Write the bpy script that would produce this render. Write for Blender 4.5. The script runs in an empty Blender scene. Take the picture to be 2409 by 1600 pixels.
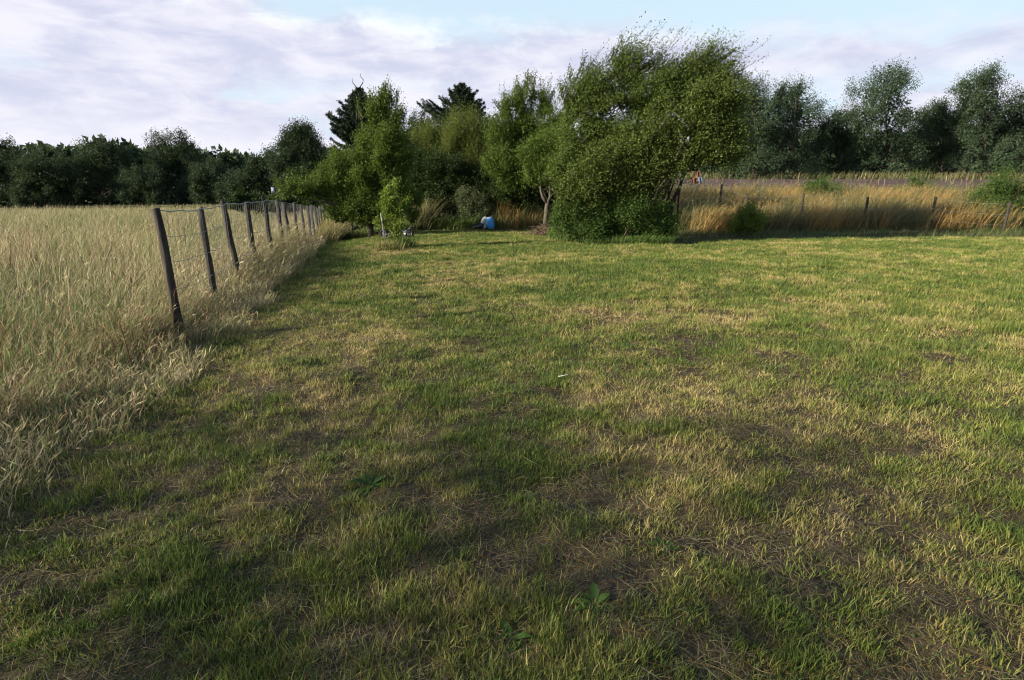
import bpy, math, random
import numpy as np
from mathutils import Vector

# ------------------------------------------------------------------ scene, camera, light
S = bpy.context.scene
COL = S.collection
rng = np.random.default_rng(7)
random.seed(7)
FP = 1280.0                      # focal length in photo pixels (photo 2409 x 1600)
PITCH = math.radians(15.1)
CAMH = 1.55

cam_d = bpy.data.cameras.new('camera')
cam = bpy.data.objects.new('camera', cam_d)
COL.objects.link(cam)
cam.location = (0, 0, CAMH)
cam.rotation_euler = (math.pi/2 - PITCH, 0, 0)
cam_d.sensor_fit = 'HORIZONTAL'
cam_d.sensor_width = 36.0
cam_d.lens = 36.0*FP/2409.0
cam_d.clip_start = 0.05
cam_d.clip_end = 6000
S.camera = cam

SUN_AZ = (-0.930, -0.367)        # horizontal direction towards the sun: left, a little behind
SUN_EL = math.radians(20)
sdir = Vector((SUN_AZ[0]*math.cos(SUN_EL), SUN_AZ[1]*math.cos(SUN_EL), math.sin(SUN_EL))).normalized()
sun_d = bpy.data.lights.new('sun', 'SUN')
sun_d.energy = 5.0
sun_d.angle = math.radians(0.55)
sun_d.color = (1.0, 0.90, 0.70)
sun = bpy.data.objects.new('sun', sun_d)
COL.objects.link(sun)
sun.rotation_euler = sdir.to_track_quat('Z', 'Y').to_euler()
sun.location = (-40, -20, 30)

S.view_settings.view_transform = 'Standard'
S.view_settings.look = 'None'
S.view_settings.gamma = 1
S.view_settings.exposure = 1.3
S.cycles.pixel_filter_type = 'BLACKMAN_HARRIS'
S.cycles.filter_width = 1.15

W = bpy.data.worlds.new('World')
S.world = W
W.use_nodes = True
wt = W.node_tree
wt.nodes.clear()
def wn(t, **k):
    n = wt.nodes.new(t)
    for a, b in k.items():
        setattr(n, a, b)
    return n
def wl(a, b):
    wt.links.new(a, b)
def wmath(op, a, b=None, c=None, clamp=False):
    n = wn('ShaderNodeMath', operation=op, use_clamp=clamp)
    for i, v in enumerate((a, b, c)):
        if v is None: continue
        if isinstance(v, (int, float)): n.inputs[i].default_value = v
        else: wl(v, n.inputs[i])
    return n.outputs[0]
def wmix(f, a, b):
    n = wn('ShaderNodeMix', data_type='RGBA')
    if isinstance(f, (int, float)): n.inputs[0].default_value = f
    else: wl(f, n.inputs[0])
    for i, v in ((6, a), (7, b)):
        if isinstance(v, tuple): n.inputs[i].default_value = (*v, 1)
        else: wl(v, n.inputs[i])
    return n.outputs[2]
def wstep(v, lo, hi):
    n = wn('ShaderNodeMapRange', interpolation_type='SMOOTHSTEP')
    wl(v, n.inputs[0])
    for i, q in ((1, lo), (2, hi)):
        if isinstance(q, (int, float)): n.inputs[i].default_value = q
        else: wl(q, n.inputs[i])
    return n.outputs[0]
SKY = 0.10
EXPO = 2**-1.3
sky = wn('ShaderNodeTexSky', sky_type='NISHITA')
sky.sun_disc = False
sky.sun_elevation = SUN_EL
sky.sun_rotation = math.atan2(SUN_AZ[0], SUN_AZ[1])
sky.air_density = 1.0; sky.dust_density = 1.2; sky.ozone_density = 1.0
tc = wn('ShaderNodeTexCoord')
sep = wn('ShaderNodeSeparateXYZ'); wl(tc.outputs['Generated'], sep.inputs[0])
X, Y, Z = sep.outputs
def wnoise(sc, scale, detail=7, rough=0.55, dist=0.3, off=(0, 0, 0)):
    m = wn('ShaderNodeMapping'); wl(tc.outputs['Generated'], m.inputs[0])
    m.inputs['Scale'].default_value = sc
    m.inputs['Location'].default_value = off
    m.inputs['Rotation'].default_value = (0, math.radians(6), 0)
    n = wn('ShaderNodeTexNoise'); wl(m.outputs[0], n.inputs['Vector'])
    n.inputs['Scale'].default_value = scale
    n.inputs['Detail'].default_value = detail
    n.inputs['Roughness'].default_value = rough
    n.inputs['Distortion'].default_value = dist
    return n.outputs[0]
n1 = wnoise((1.6, 1.6, 3.6), 4.2, detail=9, rough=.6, off=(3, 1, 2))
n2 = wnoise((1.0, 1.0, 4.0), 3.2, detail=5, dist=0.4, off=(0, 5, 1))
n3 = wnoise((1.6, 1.6, 4.8), 6.0, detail=9, rough=.58, off=(7, 2, 4))
edge = wmath('MULTIPLY_ADD', X, -0.06, 0.243)
edge = wmath('ADD', edge, wmath('MULTIPLY', wmath('SUBTRACT', n1, 0.5), 0.115))
hi = wmath('ADD', edge, 0.035)
lo = wmath('SUBTRACT', edge, 0.022)
band = wmath('SUBTRACT', 1.0, wstep(Z, lo, hi))                    # 1 inside the cloud bank
gap = wstep(n2, 0.36, 0.50)
low = wmath('SUBTRACT', 1.0, wstep(Z, 0.10, 0.20))
gapm = wmath('MAXIMUM', gap, wmath('SUBTRACT', 1.0, low))           # gaps only low down
cloud = wmath('MULTIPLY', band, gapm)
rim = wmath('MULTIPLY', wmath('MULTIPLY', band, wmath('SUBTRACT', 1.0, band)), 4.0)
rim = wmath('MULTIPLY', rim, wstep(wmath('MULTIPLY', X, -1.0), -0.30, 0.14))
k = EXPO/SKY
def c(r, g, b): return (r*k, g*k, b*k)
veil = wmath('SUBTRACT', 1.0, wstep(Z, 0.22, 0.62))
blue = wmix(wmath('MULTIPLY', veil, 0.92), sky.outputs[0], c(0.70, 0.88, 1.0))
lav = wmix(wstep(n3, 0.30, 0.68), c(0.66, 0.69, 0.87), c(0.93, 0.92, 1.02))
pale = wmix(wmath('SUBTRACT', 1.0, wstep(Z, 0.03, 0.15)), lav, c(0.97, 0.96, 1.04))
lav2 = wmix(0.6, lav, pale)
clc = wmix(wmath('MULTIPLY', rim, wstep(n3, 0.34, 0.6)), lav2, c(1.12, 1.12, 1.08))
skyc = wmix(cloud, blue, clc)
bg = wn('ShaderNodeBackground'); wl(skyc, bg.inputs[0]); bg.inputs[1].default_value = SKY
wo = wn('ShaderNodeOutputWorld'); wl(bg.outputs[0], wo.inputs[0])

# ------------------------------------------------------------------ helpers
def P(px, py, D):
    """point at world distance y = D that the photo shows at pixel (px, py)"""
    a = (px-1204.5)/FP; b = (800.0-py)/FP
    dy = math.cos(PITCH)+b*math.sin(PITCH); dz = -math.sin(PITCH)+b*math.cos(PITCH)
    t = D/dy
    return np.array((a*t, D, CAMH+dz*t))
def G(px, py):
    a = (px-1204.5)/FP; b = (800.0-py)/FP
    dy = math.cos(PITCH)+b*math.sin(PITCH); dz = -math.sin(PITCH)+b*math.cos(PITCH)
    t = -CAMH/dz
    return np.array((a*t, dy*t))
def hsh(i, j, k, s):
    h = (i.astype(np.int64)*374761393 + j.astype(np.int64)*668265263 + k.astype(np.int64)*2147483647 + s*974711) & 0xFFFFFFFF
    h = ((h ^ (h >> 13))*1274126177) & 0xFFFFFFFF
    h = (h ^ (h >> 16)) & 0xFFFFFFFF
    return h.astype(np.float64)/4294967295.0
def vnoise(x, y, z=None, s=0):
    if z is None: z = np.zeros_like(x)
    i, j, l = np.floor(x), np.floor(y), np.floor(z)
    fx, fy, fz = x-i, y-j, z-l
    fx, fy, fz = (t*t*(3-2*t) for t in (fx, fy, fz))
    r = 0
    for di in (0, 1):
        for dj in (0, 1):
            for dl in ((0, 1) if np.any(fz) else (0,)):
                w = (fx if di else 1-fx)*(fy if dj else 1-fy)*(fz if dl else 1-fz)
                r = r + w*hsh(i+di, j+dj, l+dl, s)
    return r
def fbm(x, y, z=None, s=0, o=3):
    r = 0; a = .5; t = 0
    for q in range(o):
        f = 2.03**q
        r = r + a*vnoise(x*f, y*f, None if z is None else z*f, s+q*17)
        t += a; a *= .5
    return r/t
def ss(v, a, b):
    t = np.clip((v-a)/(b-a), 0, 1)
    return t*t*(3-2*t)
def nrm(v):
    return v/np.maximum(np.linalg.norm(v, axis=-1, keepdims=True), 1e-9)
def rdir(n):
    return nrm(rng.normal(size=(n, 3)))

def clumpn(x, y):
    return vnoise(x*6.2, y*6.2, s=51)*.55+vnoise(x*14, y*14, s=52)*.45
def H(x, y):
    """height of the terrain"""
    x = np.asarray(x, float); y = np.asarray(y, float)
    d = np.hypot(x, y)
    small = (fbm(x*1.1, y*1.1, s=3)-.5)*.11 + (fbm(x*4.5, y*4.5, s=9, o=2)-.5)*.045
    small = small+.026*(clumpn(x, y)-.5)*(1-ss(d, 9, 16))
    small = small*(1-ss(d, 26, 50))
    bank = (.95*ss(y, 20.5, 33)+2.0*ss(y, 32, 58))*ss(x, 1.0, 8.5)
    dip = -.38*ss(-x, 4.2, 7.5)*ss(y, 11, 23)
    dip2 = .10*ss(-x, 3, 6)*(1-ss(y, 9, 15))
    return small+bank+dip+dip2

class Acc:
    """collects faces and links them as ONE mesh object"""
    def __init__(self):
        self.v = []; self.f = {3: [], 4: []}; self.c = []; self.n = 0; self.mi = {3: [], 4: []}
    def add(self, v, q=None, t=None, col=None, mi=0):
        v = np.asarray(v, float).reshape(-1, 3)
        if q is not None and len(q):
            q = np.asarray(q).reshape(-1, 4); self.f[4].append(q+self.n); self.mi[4].append(np.full(len(q), mi))
        if t is not None and len(t):
            t = np.asarray(t).reshape(-1, 3); self.f[3].append(t+self.n); self.mi[3].append(np.full(len(t), mi))
        if col is not None: self.c.append(np.broadcast_to(np.asarray(col, float), (len(v), 3)))
        self.v.append(v); self.n += len(v)
    def build(self, name, mats, parent=None, smooth=False, origin=None):
        me = bpy.data.meshes.new(name)
        v = np.concatenate(self.v)
        if origin is not None: v = v-np.asarray(origin)
        q = np.concatenate(self.f[4]) if self.f[4] else np.zeros((0, 4), int)
        t = np.concatenate(self.f[3]) if self.f[3] else np.zeros((0, 3), int)
        mi = np.concatenate(self.mi[4]+self.mi[3])
        me.vertices.add(len(v)); me.vertices.foreach_set('co', v.astype(np.float32).ravel())
        me.loops.add(q.size+t.size)
        me.loops.foreach_set('vertex_index', np.concatenate((q.ravel(), t.ravel())).astype(np.int32))
        me.polygons.add(len(q)+len(t))
        st = np.concatenate((np.arange(len(q))*4, q.size+np.arange(len(t))*3)).astype(np.int32)
        me.polygons.foreach_set('loop_start', st)
        me.polygons.foreach_set('material_index', mi.astype(np.int32))
        if smooth: me.polygons.foreach_set('use_smooth', np.ones(len(st), bool))
        for m in (mats if isinstance(mats, (list, tuple)) else [mats]): me.materials.append(m)
        if self.c:
            a = me.attributes.new('Col', 'FLOAT_COLOR', 'POINT')
            cc = np.concatenate(self.c)
            a.data.foreach_set('color', np.column_stack((cc, np.ones(len(cc)))).astype(np.float32).ravel())
        me.update(calc_edges=True)
        o = bpy.data.objects.new(name, me); COL.objects.link(o)
        if origin is not None and parent is None: o.location = origin
        if parent is not None: o.parent = parent
        return o
    def tube(self, pts, rad, n=6, col=None, mi=0, cap=True):
        pts = np.asarray(pts, float); m = len(pts)
        rad = np.broadcast_to(np.asarray(rad, float), (m,))
        tan = nrm(np.gradient(pts, axis=0))
        ref = np.array((0, 0, 1.)) if abs(tan[0][2]) < .8 else np.array((1., 0, 0))
        u = nrm(np.cross(tan, ref)); w = np.cross(tan, u)
        a = np.arange(n)*2*math.pi/n
        ring = pts[:, None]+rad[:, None, None]*(np.cos(a)[None, :, None]*u[:, None]+np.sin(a)[None, :, None]*w[:, None])
        i = np.arange(m-1)[:, None]*n; j = np.arange(n)[None]; j2 = (j+1) % n
        q = np.stack((i+j, i+j2, i+n+j2, i+n+j), -1).reshape(-1, 4)
        v = ring.reshape(-1, 3); t = None
        if cap:
            v = np.concatenate((v, pts[:1], pts[-1:]))
            jj = np.arange(n); b = m*n
            t = np.concatenate((np.stack((np.full(n, b), (jj+1) % n, jj), -1),
                                np.stack((np.full(n, b+1), (m-1)*n+jj, (m-1)*n+(jj+1) % n), -1)))
        self.add(v, q, t, col, mi)
    def leaves(self, p, a, up, L, Wd, col=None, mi=0, fold=.12):
        """diamond leaves: base p, along a, roughly facing up"""
        w = nrm(np.cross(a, up)); nn = np.cross(w, a)
        L = np.broadcast_to(L, (len(p),))[:, None]; Wd = np.broadcast_to(Wd, (len(p),))[:, None]
        m = p+a*L*.45+nn*L*fold
        v = np.stack((p, m+w*Wd*.5, p+a*L, m-w*Wd*.5), 1)
        q = np.arange(len(p)*4).reshape(-1, 4)
        if col is not None: col = np.repeat(col, 4, 0)
        self.add(v, q, None, col, mi)
    def blades(self, p, d, h, w, bend, cb, ct, seg=2, mi=0, face=None):
        """grass blades: base p, start direction d, length h, bend added at the tip"""
        n = len(p)
        if face is None:
            a = rng.uniform(0, 2*math.pi, n); face = np.stack((np.cos(a), np.sin(a), np.zeros(n)), -1)
        h = np.broadcast_to(h, (n,)); w = np.broadcast_to(w, (n,))
        vs, cs = [], []
        for s in range(seg+1):
            t = s/seg
            c_ = p+d*(h*t)[:, None]+bend*(h*t*t)[:, None]
            cc = cb*(1-t)+ct*t
            if s < seg:
                ww = (w*(1-.55*t))[:, None]*.5
                vs += [c_-face*ww, c_+face*ww]; cs += [cc, cc]
            else:
                vs.append(c_); cs.append(cc)
        nv = 2*seg+1
        v = np.stack(vs, 1); cc = np.stack(cs, 1)
        b = np.arange(n)[:, None]*nv
        q = np.concatenate([b+np.array([[2*s, 2*s+1, 2*s+3, 2*s+2]]) for s in range(seg-1)], 0)
        t = b+np.array([[2*seg-2, 2*seg-1, 2*seg]])
        self.add(v, q, t, cc.reshape(-1, 3), mi)
    def box(self, c, s, rot=None, taper=1.0, col=None, mi=0):
        c = np.asarray(c, float); s = np.asarray(s, float)/2
        v = np.array([(x*(taper if z > 0 else 1), y*(taper if z > 0 else 1), z) for z in (-1, 1) for y in (-1, 1) for x in (-1, 1)], float)*s
        if rot is not None: v = v@np.asarray(rot).T
        self.add(v+c, [(0, 2, 3, 1), (4, 5, 7, 6), (0, 1, 5, 4), (2, 6, 7, 3), (0, 4, 6, 2), (1, 3, 7, 5)], None, col, mi)

def tag(o, label=None, cat=None, group=None, kind=None):
    if label: o['label'] = label
    if cat: o['category'] = cat
    if group: o['group'] = group
    if kind: o['kind'] = kind
    return o
def thing(name, loc, label, cat, group=None):
    o = bpy.data.objects.new(name, None); COL.objects.link(o)
    o.location = loc
    return tag(o, label, cat, group)

# ------------------------------------------------------------------ materials
def newmat(name):
    m = bpy.data.materials.new(name); m.use_nodes = True
    nt = m.node_tree; nt.nodes.clear()
    out = nt.nodes.new('ShaderNodeOutputMaterial')
    return m, nt, out
def princ(nt, col=None, rough=.7, spec=.3, metal=0):
    b = nt.nodes.new('ShaderNodeBsdfPrincipled')
    b.inputs['Roughness'].default_value = rough
    b.inputs['Specular IOR Level'].default_value = spec
    b.inputs['Metallic'].default_value = metal
    if col is not None: b.inputs['Base Color'].default_value = (*col, 1)
    return b
def leafmat(name, c0, c1, trans=.35, tcol=(1.5, 1.5, .7), rough=.6, spec=.14):
    m, nt, out = newmat(name)
    g = nt.nodes.new('ShaderNodeNewGeometry')
    cr = nt.nodes.new('ShaderNodeMix'); cr.data_type = 'RGBA'
    nt.links.new(g.outputs['Random Per Island'], cr.inputs[0])
    cr.inputs[6].default_value = (*c0, 1); cr.inputs[7].default_value = (*c1, 1)
    b = princ(nt, rough=rough, spec=spec)
    nt.links.new(cr.outputs[2], b.inputs['Base Color'])
    tm = nt.nodes.new('ShaderNodeMix'); tm.data_type = 'RGBA'; tm.blend_type = 'MULTIPLY'
    tm.inputs[0].default_value = 1; nt.links.new(cr.outputs[2], tm.inputs[6]); tm.inputs[7].default_value = (*tcol, 1)
    tr = nt.nodes.new('ShaderNodeBsdfTranslucent'); nt.links.new(tm.outputs[2], tr.inputs[0])
    mx = nt.nodes.new('ShaderNodeMixShader'); mx.inputs[0].default_value = trans
    nt.links.new(b.outputs[0], mx.inputs[1]); nt.links.new(tr.outputs[0], mx.inputs[2])
    nt.links.new(mx.outputs[0], out.inputs[0])
    return m
def attrmat(name, trans=.3, rough=.55, spec=.25):
    m, nt, out = newmat(name)
    a = nt.nodes.new('ShaderNodeAttribute'); a.attribute_name = 'Col'
    b = princ(nt, rough=rough, spec=spec); nt.links.new(a.outputs[0], b.inputs['Base Color'])
    tr = nt.nodes.new('ShaderNodeBsdfTranslucent'); nt.links.new(a.outputs[0], tr.inputs[0])
    mx = nt.nodes.new('ShaderNodeMixShader'); mx.inputs[0].default_value = trans
    nt.links.new(b.outputs[0], mx.inputs[1]); nt.links.new(tr.outputs[0], mx.inputs[2])
    nt.links.new(mx.outputs[0], out.inputs[0])
    return m
def noisemat(name, c0, c1, scale=8, rough=.8, spec=.2, bump=.3, metal=0, stretch=(1, 1, 1), detail=6):
    m, nt, out = newmat(name)
    tcn = nt.nodes.new('ShaderNodeTexCoord'); mp = nt.nodes.new('ShaderNodeMapping')
    nt.links.new(tcn.outputs['Object'], mp.inputs[0]); mp.inputs['Scale'].default_value = stretch
    n = nt.nodes.new('ShaderNodeTexNoise'); nt.links.new(mp.outputs[0], n.inputs['Vector'])
    n.inputs['Scale'].default_value = scale; n.inputs['Detail'].default_value = detail
    r = nt.nodes.new('ShaderNodeValToRGB'); nt.links.new(n.outputs[0], r.inputs[0])
    r.color_ramp.elements[0].position = .32; r.color_ramp.elements[1].position = .68
    r.color_ramp.elements[0].color = (*c0, 1); r.color_ramp.elements[1].color = (*c1, 1)
    b = princ(nt, rough=rough, spec=spec, metal=metal); nt.links.new(r.outputs[0], b.inputs['Base Color'])
    if bump:
        bp = nt.nodes.new('ShaderNodeBump'); bp.inputs['Strength'].default_value = bump; bp.inputs['Distance'].default_value = .02
        nt.links.new(n.outputs[0], bp.inputs['Height']); nt.links.new(bp.outputs[0], b.inputs['Normal'])
    nt.links.new(b.outputs[0], out.inputs[0])
    return m
M_GRASS = attrmat('grass_blades', .32)
M_TALL = attrmat('tall_grass_blades', .30)
M_GROUND = None
def groundmat():
    m, nt, out = newmat('soil_and_thatch')
    a = nt.nodes.new('ShaderNodeAttribute'); a.attribute_name = 'Col'
    tcn = nt.nodes.new('ShaderNodeTexCoord')
    n = nt.nodes.new('ShaderNodeTexNoise'); nt.links.new(tcn.outputs['Object'], n.inputs['Vector'])
    n.inputs['Scale'].default_value = 38; n.inputs['Detail'].default_value = 8; n.inputs['Roughness'].default_value = .7
    r = nt.nodes.new('ShaderNodeValToRGB'); nt.links.new(n.outputs[0], r.inputs[0])
    r.color_ramp.elements[0].position = .3; r.color_ramp.elements[1].position = .72
    r.color_ramp.elements[0].color = (.45, .45, .45, 1); r.color_ramp.elements[1].color = (1.6, 1.5, 1.4, 1)
    mx = nt.nodes.new('ShaderNodeMix'); mx.data_type = 'RGBA'; mx.blend_type = 'MULTIPLY'; mx.inputs[0].default_value = 1
    nt.links.new(a.outputs[0], mx.inputs[6]); nt.links.new(r.outputs[0], mx.inputs[7])
    b = princ(nt, rough=.95, spec=.1); nt.links.new(mx.outputs[2], b.inputs['Base Color'])
    bp = nt.nodes.new('ShaderNodeBump'); bp.inputs['Strength'].default_value = .6; bp.inputs['Distance'].default_value = .015
    nt.links.new(n.outputs[0], bp.inputs['Height']); nt.links.new(bp.outputs[0], b.inputs['Normal'])
    nt.links.new(b.outputs[0], out.inputs[0])
    return m
M_GROUND = groundmat()
M_BARK = noisemat('grey_brown_bark', (.026, .021, .016), (.085, .070, .055), 14, stretch=(1, 1, .25), bump=.6)
M_BIRCHBARK = noisemat('birch_stem_bark', (.018, .013, .010), (.055, .040, .032), 12, stretch=(1, 1, .3), bump=.5)
M_APPLEBARK = noisemat('fruit_tree_bark', (.036, .030, .024), (.12, .10, .078), 18, stretch=(1, 1, .3), bump=.6)
M_POST = noisemat('weathered_post', (.014, .011, .009), (.060, .049, .040), 26, stretch=(1, 1, .07), bump=.9)
M_WIRE = noisemat('galvanised_wire', (.20, .20, .21), (.34, .34, .36), 30, rough=.5, spec=.5, bump=0, metal=.5)
M_TWIG = noisemat('dead_twigs', (.07, .045, .03), (.2, .14, .095), 20)
M_RUBBER = noisemat('black_rubber', (.012, .012, .014), (.028, .028, .03), 25, rough=.6, bump=.2)
M_STEEL = noisemat('dull_grey_steel', (.07, .07, .08), (.15, .15, .16), 18, rough=.5, metal=.4, bump=.2)
M_BLACKP = noisemat('black_plastic', (.010, .011, .014), (.035, .036, .045), 12, rough=.42, spec=.5, bump=.4)
M_WHITEP = noisemat('white_plastic_sack', (.50, .54, .58), (.68, .70, .72), 6, rough=.42, spec=.45, bump=.25)
M_BLUEP = noisemat('blue_plastic_sack', (.03, .20, .52), (.06, .33, .68), 5, rough=.4, spec=.45, bump=.25)
M_GREYP = noisemat('pale_grey_sack', (.20, .225, .27), (.30, .32, .36), 6, rough=.45, spec=.4, bump=.25)
M_ORANGE = noisemat('orange_sheet', (.10, .032, .018), (.14, .045, .025), 6, rough=.6)
M_REDP = noisemat('red_sheet', (.09, .025, .024), (.12, .034, .03), 6, rough=.6)
M_PALEBLUE = noisemat('pale_blue_sheet', (.07, .11, .18), (.11, .16, .24), 6, rough=.5)
M_LILAC = noisemat('pale_lilac_boards', (.17, .165, .29), (.22, .21, .34), 10, rough=.7, stretch=(6, 6, .5))
M_FEATHER = noisemat('white_feather', (.42, .42, .40), (.6, .6, .57), 30, bump=0)
M_BIRCH = leafmat('birch_leaves', (0.0370, 0.0629, 0.0118), (0.0999, 0.1369, 0.0296), 0.27)
M_HAZEL = leafmat('broad_leaves', (.034, .054, .011), (.084, .108, .024), .26)
M_BUSH = leafmat('bush_leaves', (0.0259, 0.0555, 0.0118), (0.0703, 0.1147, 0.0259), 0.26)
M_PEAR = leafmat('pear_leaves', (0.0370, 0.0666, 0.0118), (0.0999, 0.1406, 0.0266), 0.27)
M_WILLOW = leafmat('willow_leaves', (0.0555, 0.0814, 0.0178), (0.1221, 0.1443, 0.0355), 0.27)
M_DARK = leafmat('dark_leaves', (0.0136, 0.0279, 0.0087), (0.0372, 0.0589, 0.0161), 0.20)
M_FAR = leafmat('far_leaves', (.018, .033, .019), (.040, .060, .030), .2)
M_FARR = leafmat('far_right_leaves', (.024, .042, .024), (.050, .074, .038), .2)
M_GREYLEAF = leafmat('grey_green_leaves', (0.0518, 0.0703, 0.0333), (0.1147, 0.1369, 0.0703), 0.24)
M_APPLE = leafmat('apple_leaves', (.040, .072, .013), (.098, .142, .028), .28)
M_NEEDLE = leafmat('spruce_needles', (.010, .019, .012), (.030, .046, .026), .06)
M_WEED = leafmat('weed_leaves', (0.0259, 0.0555, 0.0133), (0.0629, 0.1110, 0.0222), 0.24)
M_SAP = leafmat('sapling_leaves', (.072, .115, .020), (.160, .210, .044), .34)

# ------------------------------------------------------------------ lawn layout (world metres)
LAWN_BACK = [(-9, 23.2), (-2.2, 24.0), (-.9, 24.8), (.9, 24.0), (1.2, 21.0), (1.5, 18.6), (2.5, 17.3), (5.6, 17.0), (6.4, 18.2), (8.0, 19.3), (30, 21.0)]
def lawn_back(x):
    xs, ys = zip(*LAWN_BACK)
    return np.interp(x, xs, ys)
def lawn_left(y):
    return np.interp(y, [0, 4, 8.3, 11, 13, 19.9, 23, 30], [-2.3, -2.9, -3.75, -4.45, -4.95, -6.95, -7.6, -9])
def patch(x, y, px, py, rx, ry):
    """soft oval on the ground round the spot the photo shows at (px, py)"""
    cx, cy = G(px, py)
    sx = rx*cy/FP
    sy = abs(G(px, py-ry)[1]-G(px, py+ry)[1])/2
    return np.exp(-((x-cx)/sx)**2-((y-cy)/sy)**2)
DRY = [(1620, 735, 190, 28, 1.0), (1430, 745, 110, 16, .8), (1700, 780, 110, 18, .6), (1280, 665, 110, 20, .6), (1560, 910, 170, 45, .55),
       (1230, 610, 200, 14, .4), (1000, 655, 130, 22, .35), (860, 645, 110, 20, .4), (900, 790, 200, 45, .45), (1400, 600, 250, 12, .35),
       (800, 935, 100, 22, .7), (730, 1180, 160, 60, .6), (940, 1090, 80, 22, .7), (1560, 1180, 90, 25, .5), (1690, 1240, 60, 40, .5),
       (1440, 1560, 120, 50, .35), (950, 590, 90, 9, .6), (930, 1270, 90, 30, .35), (840, 1500, 120, 40, .4)]
GREEN = [(1160, 880, 170, 130, .75), (1120, 780, 200, 60, .5), (1400, 690, 140, 18, .5), (1250, 980, 200, 90, .35), (930, 1000, 110, 60, .4),
         (1480, 735, 60, 10, .4), (1330, 640, 130, 14, .3), (1080, 1150, 160, 70, .3), (1550, 640, 200, 14, .25), (860, 1130, 60, 30, .4), (1150, 590, 150, 8, .3)]
def dryness(x, y):
    d = .38-.10*ss(np.hypot(x, y), 5, 10)+(fbm(x*.9, y*.9, s=21)-.5)*1.1+(fbm(x*3.3, y*3.3, s=23)-.5)*1.3
    for a in DRY: d = d+.62*a[4]*patch(x, y, *a[:4])
    for a in GREEN: d = d-.62*a[4]*patch(x, y, *a[:4])
    return np.clip(d, 0, 1)
BARE = [(800, 935, 75, 14, 1.0), (935, 1085, 60, 14, .8), (720, 1190, 110, 30, .7), (1620, 735, 120, 16, .5), (1430, 748, 90, 9, .45), (1560, 905, 120, 22, .45),
        (870, 1490, 70, 25, .8), (1430, 1470, 45, 20, .6), (1290, 1240, 60, 18, .5), (1660, 1290, 50, 30, .6), (1480, 1290, 50, 16, .7), (950, 985, 60, 10, .5),
        (1640, 1540, 40, 30, .6), (1380, 1560, 50, 18, .5), (700, 1340, 60, 30, .5), (1060, 1420, 40, 30, .5)]
def bareness(x, y):
    b = ss(fbm(x*2.4, y*2.4, s=41), .55, .78)*.6+ss(fbm(x*8, y*8, s=43, o=2), .50, .75)*.5
    b = b*(1-.5*ss(np.hypot(x, y), 5, 11))
    for a in BARE: b = b+.72*a[4]*patch(x, y, *a[:4])
    for a in GREEN: b = b-.35*a[4]*patch(x, y, *a[:4])
    return np.clip(b, 0, 1)
def in_lawn(x, y):
    return (x > lawn_left(y)) & (y < lawn_back(x))

# ------------------------------------------------------------------ ground sheet
def ground():
    nr, na = 460, 760
    r = np.concatenate(([.25], np.geomspace(.45, 60, nr-60), np.geomspace(63, 3000, 59)))
    a = np.arange(na)*2*math.pi/na
    x = r[:, None]*np.sin(a)[None]; y = r[:, None]*np.cos(a)[None]
    z = H(x, y)
    inl = in_lawn(x, y).astype(float)
    d = dryness(x, y); b = bareness(x, y)
    soil = np.array((.044, .036, .025)); thatch = np.array((.100, .078, .048)); turf = np.array((.050, .070, .018))
    m = (1-b)[..., None]; dd = d[..., None]
    nt_ = np.array((.050, .042, .024))
    tw = ss(r, 4, 11)[:, None, None]
    col = soil*(1-m)+m*(thatch*dd+(turf*tw+nt_*(1-tw))*(1-dd))
    far = ss(r, 7, 22)[:, None, None]
    col = col*(1-far)+(np.array((.17, .14, .06))*dd+np.array((.085, .125, .026))*(1-dd))*far
    out = np.array((.075, .072, .032))*(.7+.6*fbm(x*.3, y*.3, s=5))[..., None]
    col = col*inl[..., None]+out*(1-inl[..., None])
    fld = (ss(x, 4, 9)*ss(y, 34.5, 36.5))[..., None]
    col = col*(1-fld)+np.array((.085, .062, .066))*(.5+.55*fbm(x*1.5, y*.4, s=8)+.5*vnoise(x*.15+y*.9, y*.9, s=18))[..., None]*fld
    A = Acc()
    i = np.arange(nr-1)[:, None]*na; j = np.arange(na)[None]; j2 = (j+1) % na
    nr = len(r)
    i = np.arange(nr-1)[:, None]*na
    q = np.stack((i+j, i+na+j, i+na+j2, i+j2), -1).reshape(-1, 4)
    v = np.stack((x, y, z), -1).reshape(-1, 3)
    A.add(v, q, None, col.reshape(-1, 3))
    A.add([(0, 0, float(H(0., 0.)))]+[tuple(p) for p in v[:na]], None, [(0, 1+jj, 1+(jj+1) % na) for jj in range(na)], (.06, .05, .03))
    o = A.build('ground', M_GROUND, smooth=True)
    tag(o, 'patchy mown lawn ground with bare brown soil and thatch', 'ground', kind='structure')
ground()

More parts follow.
